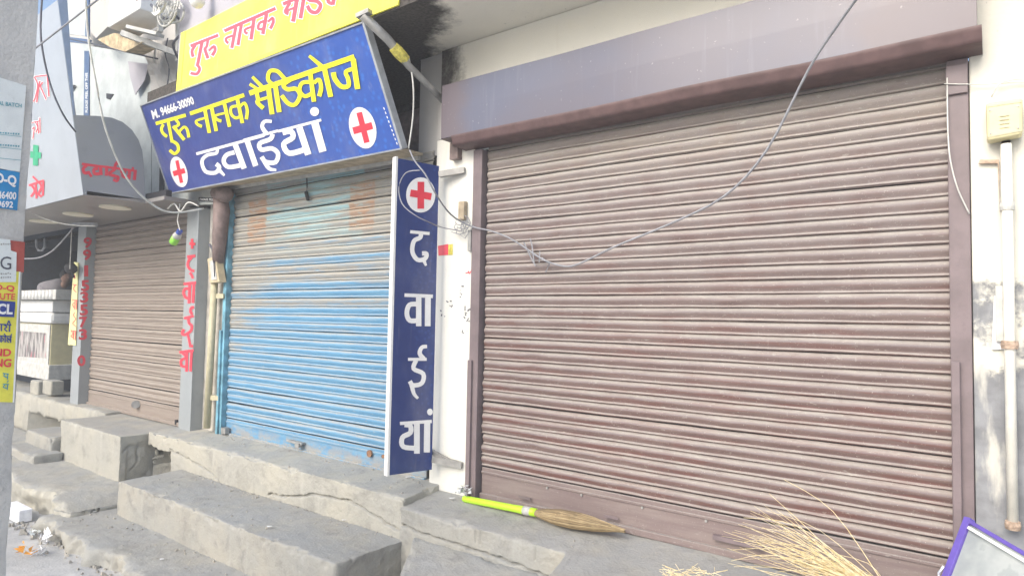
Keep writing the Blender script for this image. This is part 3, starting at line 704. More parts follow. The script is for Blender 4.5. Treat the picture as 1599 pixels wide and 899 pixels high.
pn.st([(440, 580), (475, 575), (455, 600), (475, 615), (500, 610)], 21).st([(505, 570), (500, 630)], 22, False).st([(545, 575), (538, 635)], 22, False).ell((528, 552), 9, 9)
pn.build('lettering', 'letter_red', cn)
def outlined(pen, strokes, dots, pen2, grow):
    for pts, w, cv in strokes: pen.st(pts, w, cv); pen2.st(pts, w, cv, grow)
st1 = [([(180, 66), (252, 58)], 10, 0), ([(178, 68), (196, 110), (182, 180), (172, 195)], 11, 1), ([(206, 90), (190, 200)], 12, 0), ([(222, 95), (210, 115), (222, 145), (240, 185)], 11, 1), ([(246, 66), (254, 170)], 12, 0),
       ([(165, 305), (210, 296)], 8, 0), ([(168, 340), (178, 330), (170, 390)], 8, 1), ([(182, 300), (196, 330), (186, 355)], 9, 1), ([(196, 300), (200, 362)], 9, 0), ([(206, 280), (208, 358)], 9, 0)]
for sub in (st1[:5], st1[5:]):
    pa = Pen(FP, 0, 100, .3, .004); pb = Pen(FP, 0, 100, .3, .002)
    for p_, w_, c_ in sub: pa.st(p_, w_*.62, bool(c_)); pb.st(p_, w_*.62, bool(c_), 2.5)
    pb.build('letter_outline', 'letter_white', cn); pa.build('lettering', 'letter_red', cn)
pn = Pen(FP, 0, 100, .3, .004)
pn.st([(150, 632), (228, 606)], 11, False).st([(165, 632), (180, 660), (160, 690)], 11).st([(185, 620), (190, 700)], 10, False).st([(200, 612), (215, 640), (200, 675), (216, 690)], 11).st([(170, 585), (200, 615)], 9, False).st([(225, 610), (222, 685)], 11, False)
pn.build('lettering', 'letter_red', cn)
pn = Pen(FP, 0, 100, .3, .005); pn.poly([(172, 420), (200, 424), (197, 530), (171, 528)]).poly([(158, 455), (214, 461), (213, 493), (157, 488)]); gx = pn.build('green_cross', 'green', cn)

# ================================================================== blue signboard
yb, yt = -.35, -.73
BL_, BR_, TR_, TL_ = at(265, 302, y=yb), at(628, 232, y=yb), at(568, 35, y=yt), at(220, 165, y=yt+.03)
SP = Plane(BL_, BR_, (TR_+TL_)/2)
hb = [SP.hit(*u) for u in ((265, 302), (628, 232), (568, 35), (220, 165))]
sg = thing('signboard', 'large tilted blue pharmacy signboard with yellow and white letters over the blue shutter', 'signboard', tuple((hb[0]+hb[1])/2))
back = -SP.n*.045
MB().hexa(hb, [p+back for p in hb]).build('panel', 'signblue', sg)
mb = MB(); o1 = SP.n*.004
for a, b in ((1, 2), (0, 3), (0, 1), (2, 3)):
    mb.beam(hb[a]-SP.n*.02, hb[b]-SP.n*.02, .022 if (a, b) == (1, 2) else .012, .06, SP.n)
mb.build('frame', 'rail', sg)
Yl = Pen(SP, 220, 120, .2002, .003)
Yl.st([(116, 366), (350, 300)], 27, False).st([(176, 372), (160, 405), (172, 440), (204, 468)], (22, 24)).st([(212, 345), (244, 512)], 24, False).st([(243, 500), (284, 528), (292, 572), (262, 600), (224, 572)], 24)
Yl.st([(268, 330), (296, 372), (252, 398)], 22).st([(252, 385), (338, 492)], 26, False).st([(300, 428), (336, 392), (362, 414), (374, 474)], (18, 24))
Yl.st([(383, 288), (806, 143)], 30, False).st([(498, 322), (432, 345), (442, 372), (476, 388)], (16, 24)).st([(500, 262), (534, 438)], 28, False).st([(552, 245), (588, 424)], 28, False)
Yl.st([(655, 284), (580, 305), (596, 335), (628, 346)], (16, 24)).st([(652, 212), (692, 390)], 28, False).st([(752, 172), (792, 362)], 28, False).st([(750, 228), (705, 240), (704, 290), (738, 322), (770, 312)], 22).st([(772, 235), (808, 205), (830, 262), (822, 332)], (20, 26))
Yl.region(380, 60, .2336)
Yl.st([(40, 368), (742, 124)], 34, False).st([(84, 345), (98, 408), (94, 430), (134, 468)], (26, 28)).st([(92, 418), (186, 388)], 20, False).st([(166, 320), (192, 508)], 32, False)
Yl.st([(60, 258), (138, 338)], (20, 26), False).st([(42, 306), (108, 348)], 20, False)
Yl.st([(212, 305), (240, 494)], 32, False).st([(214, 320), (166, 280), (176, 222), (226, 220), (268, 262), (298, 290)], 26)
Yl.st([(322, 272), (268, 312), (296, 342), (352, 338), (378, 384), (346, 442), (300, 436), (256, 382)], 28)
Yl.st([(446, 225), (472, 424)], 30, False).st([(444, 292), (392, 300), (376, 350), (412, 388), (462, 366)], 26).st([(472, 300), (506, 276), (520, 330), (506, 388)], (24, 30))
Yl.st([(540, 195), (584, 392)], 34, False).st([(440, 118), (536, 198)], (20, 30), False)
Yl.st([(734, 140), (764, 340)], 36, False).st([(602, 228), (612, 272), (654, 322), (702, 318), (700, 270), (684, 226), (730, 205)], (34, 26))
Yl.build('lettering', 'letter_yellow', sg)
Wl = Pen(SP, 220, 120, .2002, .003)
Wl.st([(432, 602), (962, 458)], 22, False).st([(596, 558), (588, 596), (516, 612), (476, 660), (504, 738), (580, 748), (612, 706), (586, 680)], (24, 34)).st([(600, 716), (652, 770)], (34, 18), False)
Wl.st([(730, 590), (668, 610), (646, 660), (684, 704), (780, 690)], 34).st([(732, 518), (806, 716)], 42, False).st([(826, 492), (896, 696)], 42, False)
Wl.region(380, 60, .2336)
Wl.st([(190, 556), (142, 556), (126, 592), (158, 642)], (20, 30)).st([(0, 682), (232, 618)], 18, False).st([(196, 640), (180, 674), (110, 702), (120, 744), (190, 736), (232, 772), (214, 828), (150, 826), (122, 792)], 30).st([(140, 818), (172, 870), (220, 880)], (34, 16))
Wl.st([(232, 622), (520, 546)], 18, False).st([(262, 632), (318, 622), (330, 664), (270, 706), (306, 768), (410, 744)], 36).st([(374, 596), (434, 778)], 44, False).st([(478, 566), (532, 758)], 50, False).ell((476, 490), 30, 30)
Wl.build('lettering', 'letter_white', sg)
words(SP, ((235.5, 173), (246, 169.3), (250, 183), (239, 187)), 'M.', 'lettering', 'letter_white', sg, .035)
words(SP, ((249, 168.3), (300, 150), (304, 163), (253, 182)), '94666-30090', 'phone_number', 'letter_white', sg, .035)
pn = Pen(SP, off=.003)
for k in range(9): pn.st([(599+k*2.5, 168+k*6.8), (600.4+k*2.5, 171.5+k*6.8)], 1.5, False)
pn.build('small_print', 'letter_white', sg)
for c, rx, ry, an, cr in (((279.5, 268.5), 12.5, 24.5, -.27, 1), ((566.3, 199.8), 20.5, 33, -.26, 1)):
    e = Pen(SP, off=.003).ell(c, rx, ry, an).build('emblem', 'letter_white', sg)
    s = rx/20.5; pn = Pen(SP, off=.0045)
    pn.st([(c[0]-5.5*s, c[1]-24*ry/33), (c[0]+6.5*s, c[1]+23*ry/33)], 8.5*s*1.05, False).st([(c[0]-15*s, c[1]+4*s*1.2), (c[0]+15*s, c[1]-3*s*1.2)], 11*ry/33, False)
    pn.build('red_cross', 'letter_red', e)
hd = thing('sign_ledge', 'tan boxed ledge along the underside of the tilted blue signboard', 'ledge', (-5.4, -.2, 2.55))
a, b = at(265, 303, y=yb+.012), at(629, 235, y=yb+.012); c, d = at(660, 243, y=-.06), at(330, 297, y=-.03)
mb = MB(); mb.hexa([a, b, c, d], [p+Vector((0, 0, .02)) for p in (a, b, c, d)]); mb.build('board', 'wood', hd)
mb = MB(); mb.beam(d+Vector((0, 0, -.015)), c+Vector((-.04, 0, -.012)), .03, .03); mb.build('edge_strip', 'dwhite', hd)

# ================================================================== yellow signboard above
ys = thing('signboard', 'bright yellow signboard with pink letters above the blue signboard', 'signboard', (-5, -.73, 3.42))
a, b, d = at(275, 145, y=-.715), at(622, 8, y=-.715), at(287, 50, y=-.69)
up = Vector((0, d.y-a.y, d.z-a.z)); cpt, dpt = b+up, a+up
YP = Plane(a, b, dpt); bk = -YP.n*.012
MB().hexa([a, b, cpt, dpt], [p+bk for p in (a, b, cpt, dpt)]).build('panel', 'yellowpale', ys)
mb = MB(); wv = (b-a).normalized(); uv = up.normalized(); o = YP.n*.002
for p0, p1, p2, p3 in ((a, b, b+uv*.03, a+uv*.03), (a+uv*.0301, a+uv*.0301+wv*.09, dpt+wv*.09, dpt)): mb.slab([p+o for p in (p0, p1, p2, p3)], YP.n*.001)
mb.build('border', 'yellow', ys)
pk = [([(118, 312), (306, 238)], 20, 0), ([(152, 305), (128, 345), (136, 385)], (18, 22), 1), ([(196, 285), (164, 448)], 22, 0), ([(164, 440), (180, 466), (160, 500), (118, 494)], 20, 1),
      ([(236, 272), (226, 318), (208, 332)], 18, 1), ([(214, 330), (236, 396)], 22, 0), ([(240, 345), (276, 314), (284, 340), (264, 376)], (16, 22), 1),
      ([(346, 210), (692, 58)], 22, 0), ([(416, 238), (362, 258), (360, 280), (374, 292)], (14, 20), 1), ([(424, 185), (396, 326)], 22, 0), ([(462, 162), (438, 306)], 22, 0), ([(540, 178), (488, 200), (488, 220), (504, 228)], (14, 20), 1),
      ([(548, 122), (526, 268)], 24, 0), ([(632, 92), (606, 232)], 24, 0), ([(628, 140), (584, 158), (576, 196), (612, 196)], 18, 1), ([(640, 150), (672, 122), (676, 152), (656, 196)], (16, 22), 1),
      ([(742, 30), (900, -40)], 24, 0), ([(790, 20), (766, 60), (760, 84), (780, 92)], (20, 26), 1), ([(764, 76), (824, 52)], 16, 0), ([(838, -10), (810, 148)], 28, 0), ([(886, -30), (860, 126)], 26, 0),
      ([(934, -40), (916, 0), (970, 10), (996, 40), (970, 84), (930, 78), (906, 40)], 26, 1), ([(1060, -60), (1050, -20), (1048, 14), (1078, 28)], 24, 1), ([(1100, -80), (1078, 34)], 26, 0)]
p1_ = Pen(YP, 270, 0, .2314, .005); p2_ = Pen(YP, 270, 0, .2314, .0032)
for p_, w_, c_ in pk: p1_.st(p_, w_, bool(c_)); p2_.st(p_, w_, bool(c_), 6)
p2_.build('letter_outline', 'letter_white', ys); p1_.build('lettering', 'letter_pink', ys)

# ================================================================== projecting sign
X0, Y0, X1, Y1 = -3.51, -.46, -3.42, -.12; z0, z1 = .118, 2.425
ps = thing('projecting_sign', 'tall narrow navy pharmacy sign with white letters running down it, white edge', 'signboard', ((X0+X1)/2, (Y0+Y1)/2, z0))
dn = Vector((Y0-Y1, X1-X0, 0)).normalized()
VP = Plane((X0, Y0, z0), (X1, Y1, z0), (X0, Y0, z1)); tb = -VP.n*.05
q4 = [Vector(v) for v in ((X0, Y0, z0), (X1, Y1, z0-.005), (X1, Y1, z1), (X0, Y0, z1))]
MB().hexa(q4, [p+tb for p in q4]).build('panel', 'signnavy', ps)
ed = (q4[1]-q4[0]).normalized()
MB().hexa([q4[0]-ed*.003-Vector((0, 0, .006)), q4[0]-ed*.021-Vector((0, 0, .006)), q4[3]-ed*.021+Vector((0, 0, .012)), q4[3]-ed*.003+Vector((0, 0, .012))],
          [p+tb for p in (q4[0]-ed*.003-Vector((0, 0, .006)), q4[0]-ed*.021-Vector((0, 0, .006)), q4[3]-ed*.021+Vector((0, 0, .012)), q4[3]-ed*.003+Vector((0, 0, .012)))]).build('edge_strip', 'white', ps)
e = Pen(VP, 600, 240, .2893, .003).ell((197, 223), 79, 95).build('emblem', 'letter_white', ps)
Pen(VP, 600, 240, .2893, .0045).st([(198, 152), (197, 297)], 36, False).st([(141, 212), (254, 232)], 38, False).build('red_cross', 'letter_red', e)
pn = Pen(VP, 600, 240, .2893, .003)
pn.st([(140, 421), (245, 431)], 17, False).st([(198, 425), (194, 452), (160, 472), (152, 530), (180, 572), (220, 566), (228, 540), (204, 538)], 24).st([(206, 560), (226, 604)], (26, 12), False)
pn.region(400, 450, .2503).st([(925, 42), (1102, 50)], 22, False).st([(1005, 98), (956, 104), (940, 155), (958, 200), (1010, 200)], 30).st([(1014, 46), (1014, 236)], 34, False).st([(1072, 48), (1070, 236)], 36, False)
pn.st([(1066, 362), (1034, 368), (1020, 405), (1046, 440)], (22, 30)).st([(947, 442), (1064, 442)], 19, False).st([(998, 448), (982, 500), (1042, 532), (1034, 590), (980, 604), (958, 578)], 28).st([(970, 600), (984, 655), (1010, 686)], (30, 16))
pn.ell((1084, 770), 18, 21)
pn.region(600, 480, .3226).st([(76, 560), (230, 550)], 16, False).st([(98, 566), (126, 572), (126, 605), (88, 628), (92, 672), (160, 680)], 24).st([(158, 558), (158, 706)], 28, False).st([(208, 554), (206, 700)], 30, False)
pn.build('lettering', 'letter_white', ps)
for a_, b_, w_ in (((X1, Y1+.01, 2.36), at(726, 266, y=-.045), .045), ((X1+.0, Y1+.012, .19), at(722, 726, y=-.045), .045), ((X1-.1, Y1+.02, .26), at(715, 727, y=-.06), .03)): MB().beam(a_, b_, w_, w_).build('bracket', 'steel', ps)

# ================================================================== strut, ladder of wires, lamp
st = thing('sign_strut', 'dented steel strut bracing the top corner of the tilted blue signboard, yellow tape round it', 'strut', tuple(at(690, 158, y=-.16)))
pa_, pb_ = at(566, 24, y=-.80), at(692, 158, y=-.12)
P5 = [pa_.lerp(pb_, t) for t in (0, .3, .55, .8, 1)]; P5[1] += Vector((0, 0, .02)); P5[2] += Vector((0, 0, -.012))
MB().tube(P5, [.035, .034, .028, .027, .025], 10).build('pole', 'steel', st, smooth=True)
MB().tube([pa_.lerp(pb_, t)+Vector((0, 0, .008)) for t in (.36, .42, .48, .52)], [.041, .046, .043, .038], 10).build('tape', 'tape', st)
MB().beam(pa_+Vector((-.05, 0, .0)), pa_+Vector((.06, .02, .02)), .05, .03).build('clamp', 'steel', st)
def wire(pts, r, mat, label, name='wire', group=None, sm=4):
    p3 = [tuple(at(a, b, y=c)) for a, b, c in pts]; p3 = smooth_pts(p3, sm)
    return tag(MB().tube(p3, r, 6).build(name, mat, smooth=True), label, 'wire', group)
wire([(1350, -18, -.9), (1308, 40, -.75), (1262, 110, -.6), (1197, 235, -.45), (1130, 307, -.35), (1045, 350, -.27), (960, 385, -.2), (915, 407, -.15), (888, 416, -.12), (862, 411, -.09), (846, 404, -.07)], .0062, 'cable', 'thick grey cable drooping across the wide brown shutter', 'cable')
wire([(846, 404, -.07), (836, 398, -.05), (800, 374, -.07), (768, 361, -.08), (735, 353, -.09), (704, 335, -.25), (680, 302, -.5), (664, 272, -.58), (648, 252, -.58), (640, 235, -.52)], .006, 'cable', 'grey cable looping from the navy projecting sign to the brown shutter', 'cable')
wire([(656, 266, -.57), (634, 270, -.58), (623, 292, -.58), (628, 318, -.58), (648, 336, -.55), (668, 346, -.45), (690, 355, -.2), (716, 360, -.1)], .0042, 'cable', 'thin grey wire ring looped round the red cross of the projecting sign')
mb = MB()
for k in range(7):
    c = at(722+random.uniform(-6, 14), 352+random.uniform(-8, 8), y=-.07); r = random.uniform(.025, .06); t0 = random.random()*6
    mb.tube([c+Vector((math.cos(t0+i*.7)*r*1.2, random.uniform(-.02, .02), math.sin(t0+i*.7)*r)) for i in range(8)], .003, 5)
mb.tube([at(705, 362, y=-.06), at(718, 366, y=-.08), at(726, 372, y=-.06), at(740, 352, y=-.06)], .003, 5)
tag(mb.build('wire_tangle', 'cable'), 'tangle of loose wire ends by the wooden block on the white wall', 'wire')
mb = MB()
for u in (((818, 378), (828, 400), (836, 415)), ((828, 372), (831, 385), (834, 410)), ((843, 392), (842, 410)), ((846, 402), (858, 412), (852, 425))): mb.tube([at(a, b, y=-.05) for a, b in u], .005, 5)
tag(mb.build('wire_knot', 'cable'), 'short frayed wire ends hanging against the brown shutter', 'wire')
tag(MB().box(-3.25, -3.19, -.08, -.037, 2.0, 2.14).build('wood_block', 'wood', bevel=.006), 'small weathered wooden block fixed to the white wall strip', 'block')
wire([(133, -8, -1.75), (138, 60, -1.7), (150, 130, -1.62), (166, 205, -1.5), (198, 278, -1.25), (236, 318, -1.0), (270, 332, -.78), (318, 326, -.5)], .009, 'cablewhite', 'cream wire sagging in front of the grey canopy side')
wire([(66, -8, -1.6), (64, 60, -1.6), (78, 130, -1.5), (98, 178, -1.4), (118, 206, -1.24)], .009, 'cabledark', 'dark cable hanging down the pale canopy front')
wire([(-5, 122, -1.85), (60, 72, -1.8), (160, -6, -1.7)], .008, 'cable', 'straight grey overhead line crossing the upper left corner', sm=3)
wire([(638, 88, -.4), (645, 130, -.4), (645, 180, -.38), (638, 232, -.36)], .006, 'cablewhite', 'pale loose wire dangling beside the strut')
wire([(1479, 122, -.06), (1480, 200, -.07), (1484, 250, -.08), (1496, 296, -.07), (1514, 334, -.06)], .0035, 'cablewhite', 'thin white wire curling down the brown guide rail')
wire([(1474, 131, -.07), (1530, 132, -.06), (1605, 128, -.06)], .0025, 'cablewhite', 'taut white string reaching the edge of the brown shutter', sm=2)
wire([(1548, 152, -.06), (1560, 132, -.07), (1585, 124, -.07), (1612, 124, -.06)], .003, 'cablewhite', 'thin wire arching out of the cream switch box', sm=3)
wire([(36, 404, -.6), (62, 402, -.6), (86, 388, -.55), (116, 354, -.5)], .010, 'cable', 'grey wire sagging across the dark stall opening')
wire([(112, 356, -.3), (110, 400, -.3), (109, 420, -.3)], .006, 'cablewhite', 'pale cord hanging beside the pillar with the yellow strip')
wire([(44, 330, -1.0), (80, 345, -.9), (118, 352, -.8), (150, 353, -.7)], .005, 'cablewhite', 'thin pale wire under the canopy edge')
c = at(112, 420, y=-.22); mb = MB()
mb.lathe(c+Vector((-.1, 0, -.03)), c+Vector((.1, -.02, .05)), [(0, .02), (.2, .06), (.5, .085), (.8, .05), (1, .03)], 9); mb.tube([c, c+Vector((.07, 0, -.12))], .02, 6)
tag(mb.build('cloth_knot', 'black', smooth=True), 'black cloth knotted at the top of the yellow strip', 'cloth')
hb_ = thing('hanging_bottle', 'small bottle with green liquid and blue cap hung on a wire', 'bottle', tuple(at(274, 372, y=-.35)))
p0, p1 = at(270, 380, y=-.35), at(281, 360, y=-.35)
MB().lathe(p0, p0.lerp(p1, .5), [(0, .03), (.1, .045), (1, .045)], 12).build('liquid', 'limeg', hb_, smooth=True)
MB().lathe(p0.lerp(p1, .5), p0.lerp(p1, .8), [(0, .045), (.7, .04), (1, .025)], 12).build('body', 'dwhite', hb_, smooth=True)
MB().lathe(p0.lerp(p1, .8), p1, [(0, .03), (1, .03)], 10).build('cap', 'bluecap', hb_)
MB().tube([p1, at(277, 345, y=-.35), at(281, 318, y=-.35)], .006, 6).build('wire', 'cablewhite', hb_)
c = at(308, 2, y=-.8); lm = thing('bulb_lamp', 'white round bulb fixed above the yellow signboard', 'lamp', tuple(c))
MB().lathe(c+Vector((0, 0, -.07)), c+Vector((0, .0, .08)), [(0, .01), (.12, .045), (.4, .07), (.7, .055), (.9, .035), (1, .03)], 16).build('bulb', 'white', lm, smooth=True)
MB().lathe(c+Vector((0, 0, .08)), c+Vector((0, .08, .14)), [(0, .035), (1, .03)], 12).build('holder', 'dwhite', lm)

# ================================================================== upper left: sheets, cooler, plaster
def sheet(quad, y, mat, label, cat, name='wall_sheet', th=.025, group=None):
    q = PY(y); o = MB().slab([q.hit(*u) for u in quad], (0, th, 0)).build(name, mat)
    return tag(o, label, cat, group) if label else o
sh = thing('wall_cladding', 'white film covered cladding sheets above the grey canopy', 'cladding', tuple(at(170, 200, y=-.1)))
def csh(quad, y, mat, name='sheet'): return MB().slab([PY(y).hit(*u) for u in quad], (0, .025, 0)).build(name, mat, sh)
csh(((100, -20), (137, -20), (137, 57), (103, 53)), -.10, 'sheet'); csh(((101, 66), (139, 70), (140, 330), (112, 330)), -.10, 'sheet')
csh(((139.5, 72), (236, 88), (236, 326), (140, 330)), -.12, 'sheet'); csh(((237, 92), (300, 100), (344, 318), (237, 324)), -.14, 'sheet')
csh(((100, 57), (140, 62), (140, 69), (100, 65)), -.09, 'sheetblue', 'joint'); csh(((131.5, 80), (139, 80), (138.5, 182), (130.5, 182)), -.135, 'sheetblue', 'tape'); csh(((133, -20), (138, -20), (138, 57), (133, 57)), -.125, 'sheetblue', 'tape')
words(PY(-.135), ((137.5, 176), (137.5, 112), (140, 112), (140, 176))[0:0] or ((133.2, 176), (133.2, 114), (137, 114), (137, 176)), 'PLEASE PEEL OFF THIS', 'film_print', 'letter_white', sh, .02)
for u in (((166, 146), (178, 147), (172, 156), (166, 154)), ((108, 132), (118, 133), (112, 142))): MB().slab([PY(-.125).hit(*w) for w in u], (0, .004, 0)).build('black_mark', 'black', sh)
csh(((249, 262), (256, 262), (255, 318), (248, 318)), -.15, 'black', 'tape')
csh(((310, 308), (337, 309), (337, 315), (310, 314)), -.16, 'black', 'tape')
words(PY(-.16), ((312, 309.3), (335, 310.3), (335, 313.8), (312, 312.8)), 'PLEASE PEEL', 'film_print', 'letter_white', sh, .02)
mb = MB(); mb.slab([PY(-.18).hit(*u) for u in ((200, 96), (232, 100), (226, 125), (211, 148), (203, 120))], (0, .01, 0)); mb.build('torn_film', 'lilac', sh)
# air conditioner outdoor unit, seen from below
ac = thing('outdoor_unit', 'white air conditioner outdoor unit on metal brackets at the top left', 'air conditioner', tuple(at(220, 60, y=-.5)))
y0_ = -.75; a, b, c, d = [PY(y0_).hit(*u) for u in ((172, -60), (250, -60), (216, 40), (170, 46))]
u0 = PY(y0_).hit(168, 44); u1 = PY(y0_).hit(217, 38); MB().box(u0.x, u1.x, y0_, y0_+.32, u0.z, u0.z+.75).build('casing', 'white', ac, bevel=.015)
MB().box(u1.x-.08, u1.x-.06, y0_-.012, y0_-.002, u0.z+.1, u0.z+.7).build('seam', 'dwhite', ac)
cc = PY(y0_-.03).hit(262, 12); mb = MB()
for r in (.10, .16, .215): mb.tube([cc+Vector((math.cos(t)*r, -.0, math.sin(t)*r*.85)) for t in np.linspace(0, 6.2832, 25)], .010, 6)
for t in range(10): mb.tube([cc, cc+Vector((math.cos(t*.628)*.215, 0, math.sin(t*.628)*.183))], .006, 5)
mb.build('fan_guard', 'dwhite', ac)
mb = MB()
for k in range(6):
    r = .05+.012*k; t0 = k*.9; mb.tube([cc+Vector((math.cos(t0+i*.6)*r*1.5-.02, -.04-.01*k, math.sin(t0+i*.6)*r)) for i in range(8)], .008, 6)
mb.build('pipe_coil', 'cablewhite', ac, smooth=True)
mb = MB(); mb.beam(PY(-.75).hit(190, 52), PY(-.35).hit(276, 84), .05, .06); mb.beam(PY(-.72).hit(203, 44), PY(-.6).hit(250, 55), .10, .035); mb.beam(PY(-.3).hit(279, 16), PY(-.3).hit(279, 96), .05, .05); mb.beam(PY(-.5).hit(249, 20), PY(-.5).hit(250, 50), .05, .04)
mb.beam(PY(-.4).hit(243, 52), PY(-.3).hit(281, 24), .03, .03); mb.build('bracket', 'dwhite', ac)
q = PY(-.62); mb = MB(); mb.slab([q.hit(*u) for u in ((152, 62), (178, 52), (205, 56), (222, 66), (206, 76), (195, 81), (172, 74))], (0, .2, .03))
tag(mb.build('torn_board', 'torn'), 'torn tan board sticking out beneath the outdoor unit', 'board')
q = PY(-.4); MB_ = MB().slab([q.hit(*u) for u in ((141, -20), (172, -20), (170, 40), (150, 60), (141, 50))], (0, .2, 0)); tag(MB_.build('old_panel', 'wallgrey'), 'weathered grey brown panel behind the outdoor unit', 'panel')
tag(MB().tube([PY(-.3).hit(242, 74), PY(-.3).hit(241, 99)], .012, 6).build('drain_stub', 'cablewhite'), 'short white drain stub below the bracket of the outdoor unit', 'pipe')
q = PY(-.16); mb = MB(); v = []
for i in range(9):
    for j in range(13):
        a = i/8; b = j/12; px = 234+(278-234)*a+(-2+4*b)*(1-a); py = 64+b*108; p = q.hit(px, py); v.append(p+Vector((0, -.03*random.random()-.02*math.sin(a*9+b*7), 0)))
mb.add(v, [(i*13+j, (i+1)*13+j, (i+1)*13+j+1, i*13+j+1) for i in range(8) for j in range(12)])
tag(mb.build('crumpled_flashing', 'wallgrey', smooth=False), 'crumpled grey sheet between the cladding and the yellow signboard', 'sheet')

for k, (lb, pts, r_, m_) in enumerate((
    ('black insulated pipe curling below the outdoor unit', ((236, 8, -.7), (258, 30, -.72), (276, 26, -.6), (284, 50, -.5), (270, 70, -.45), (281, 96, -.3)), .014, 'cabledark'),
    ('pale coiled hose hanging from the outdoor unit bracket', ((250, 2, -.75), (270, -4, -.75), (287, 14, -.72), (280, 34, -.7), (256, 34, -.68), (246, 18, -.66)), .011, 'cablewhite'),
    ('thin dark wire falling over the crumpled grey sheet', ((262, 60, -.4), (258, 84, -.35), (264, 108, -.3), (260, 140, -.25), (252, 168, -.22)), .007, 'cabledark'),
    ('twin dark wires running along the top of the cladding', ((104, 60, -.3), (150, 70, -.3), (200, 82, -.3), (246, 92, -.3)), .010, 'cabledark'),
    ('frayed pale wire below the corner of the blue signboard', ((262, 326, -.4), (272, 318, -.4), (282, 330, -.38), (294, 316, -.36), (310, 322, -.3)), .008, 'cablewhite'))):
    wire(pts, r_, m_, lb)

# ================================================================== pipes and boxes beside the blue shutter
pp = thing('pipe', 'cream conduit pipe between the grey pillar and the blue shutter', 'pipe', (-6.9, -.05, -.04))
a, b = at(323, 668, y=-.10), at(335, 440, y=-.10); MB().tube([a, b], .036, 12).build('tube', 'conduit', pp, smooth=True)
mb = MB()
for y in (462, 620): c = at(333-(y-462)*.05, y, y=-.10); MB().beam(c+Vector((-.04, 0, 0)), c+Vector((.14, .05, 0)), .04, .05).build('clip', 'conduit', pp)
pass
sb = thing('switch_board', 'old wooden switch board hung on the wall left of the blue shutter', 'switch board', tuple(at(333, 440, y=-.08)))
q = PY(-.15); MB().slab([q.hit(*u) for u in ((323.5, 404), (336, 400), (342.5, 440), (327.5, 442))], (0, .08, 0)).build('box', 'boxwood', sb, bevel=.004)
MB().slab([PY(-.156).hit(*u) for u in ((327, 408), (334, 406), (338.5, 436), (330, 437.5))], (0, .006, 0)).build('cover', 'dwhite', sb)
MB().tube([PY(-.155).hit(332, 405), PY(-.17).hit(334, 410), PY(-.16).hit(335, 432)], .006, 6).tube([PY(-.13).hit(327, 382), PY(-.13).hit(332, 388), PY(-.12).hit(334, 400)], .014, 6).build('wire', 'cabledark', sb)
mb = MB(); mb.tube([at(344, 302, y=-.1), at(346, 330, y=-.12), at(343, 370, y=-.12), at(341, 410, y=-.1)], [.075, .085, .075, .06], 10); mb.lathe(at(338, 302, y=-.12), at(358, 304, y=-.14), [(0, .07), (.7, .09), (1, .05)], 10)
tag(mb.build('wrapped_pipe', 'drum', smooth=True), 'thick brown wrapped pipe end under the blue signboard corner', 'pipe')

# ================================================================== right wall fittings
jb = thing('switch_box', 'cream plastic switch box on the right wall', 'switch box', tuple(at(1570, 215, y=-.05)))
q = PY(-.13); MB().slab([q.hit(*u) for u in ((1539, 161), (1597, 152), (1597, 209), (1541, 220))], (0, .085, 0)).build('box', 'boxcream', jb, bevel=.012)
mb = MB()
for k in range(4): a = PY(-.132).hit(1561, 182+k*6); mb.beam(a, PY(-.132).hit(1576, 180+k*6), .004, .004)
mb.build('vent', 'conduit', jb)
MB().slab([PY(-.131).hit(*u) for u in ((1541.5, 166), (1595, 158), (1595, 160), (1541.5, 168))], (0, -.001, 0)).build('seam', 'conduit', jb)
MB().slab([PY(-.131).hit(*u) for u in ((1542.5, 213), (1595, 203), (1595, 205), (1542.5, 215))], (0, -.001, 0)).build('seam', 'conduit', jb)
for u in ((1546, 173), (1590, 166), (1547, 209), (1590, 200)): a = PY(-.13).hit(*u); MB().tube([a, a+Vector((0, -.004, 0))], .004, 8).build('screw', 'steel', jb); MB().box(*(lambda p: (p.x-.012, p.x+.02, -.07, -.037, p.z-.05, p.z))(at(1569, 222, y=-.05))).build('gland', 'rust', jb)
rp = thing('drain_pipe', 'white vertical pipe with rusty clamps on the right wall', 'pipe', tuple(at(1574, 830, y=-.08)))
a, b = at(1572, 225, y=-.09), at(1574, 822, y=-.09); a.x = b.x = .048
MB().tube([a, b], .021, 14).build('tube', 'pvc', rp, smooth=True)
for yy, r in ((322, .026), (538, .030), (818, .027)):
    c = at(1573, yy, y=-.09); c.x = .048
    MB().lathe(c+Vector((0, 0, -.018)), c+Vector((0, 0, .018)), [(0, r), (.5, r+.003), (1, r)], 12).build('clamp', 'rustpale' if yy != 322 else 'dwhite', rp)
MB().box(-.0, .03, -.075, -.036, 1.2, 1.45).build('cover_plate', 'dwhite', rp, bevel=.003)
q = PY(-.045); mb = MB(); mb.slab([q.hit(*u) for u in ((1528, 256), (1558, 256), (1561, 330), (1565, 330), (1565, 322), (1561, 318), (1560, 250), (1530, 250))][::-1], (0, -.012, 0))
tag(mb.build('rusty_bracket', 'rustpale'), 'bent rusty bracket beside the white pipe on the right wall', 'bracket')
tag(MB().slab([PY(-.04).hit(*u) for u in ((1552, 462), (1567, 455), (1568, 545), (1549, 545))], (0, -.01, 0)).build('paper_scrap', 'paper'), 'torn white paper strip stuck to the right wall by the pipe', 'paper')
st_ = thing('sticker', 'small pink and yellow sticker on the white wall strip', 'sticker', tuple(at(697, 390, y=-.04)))
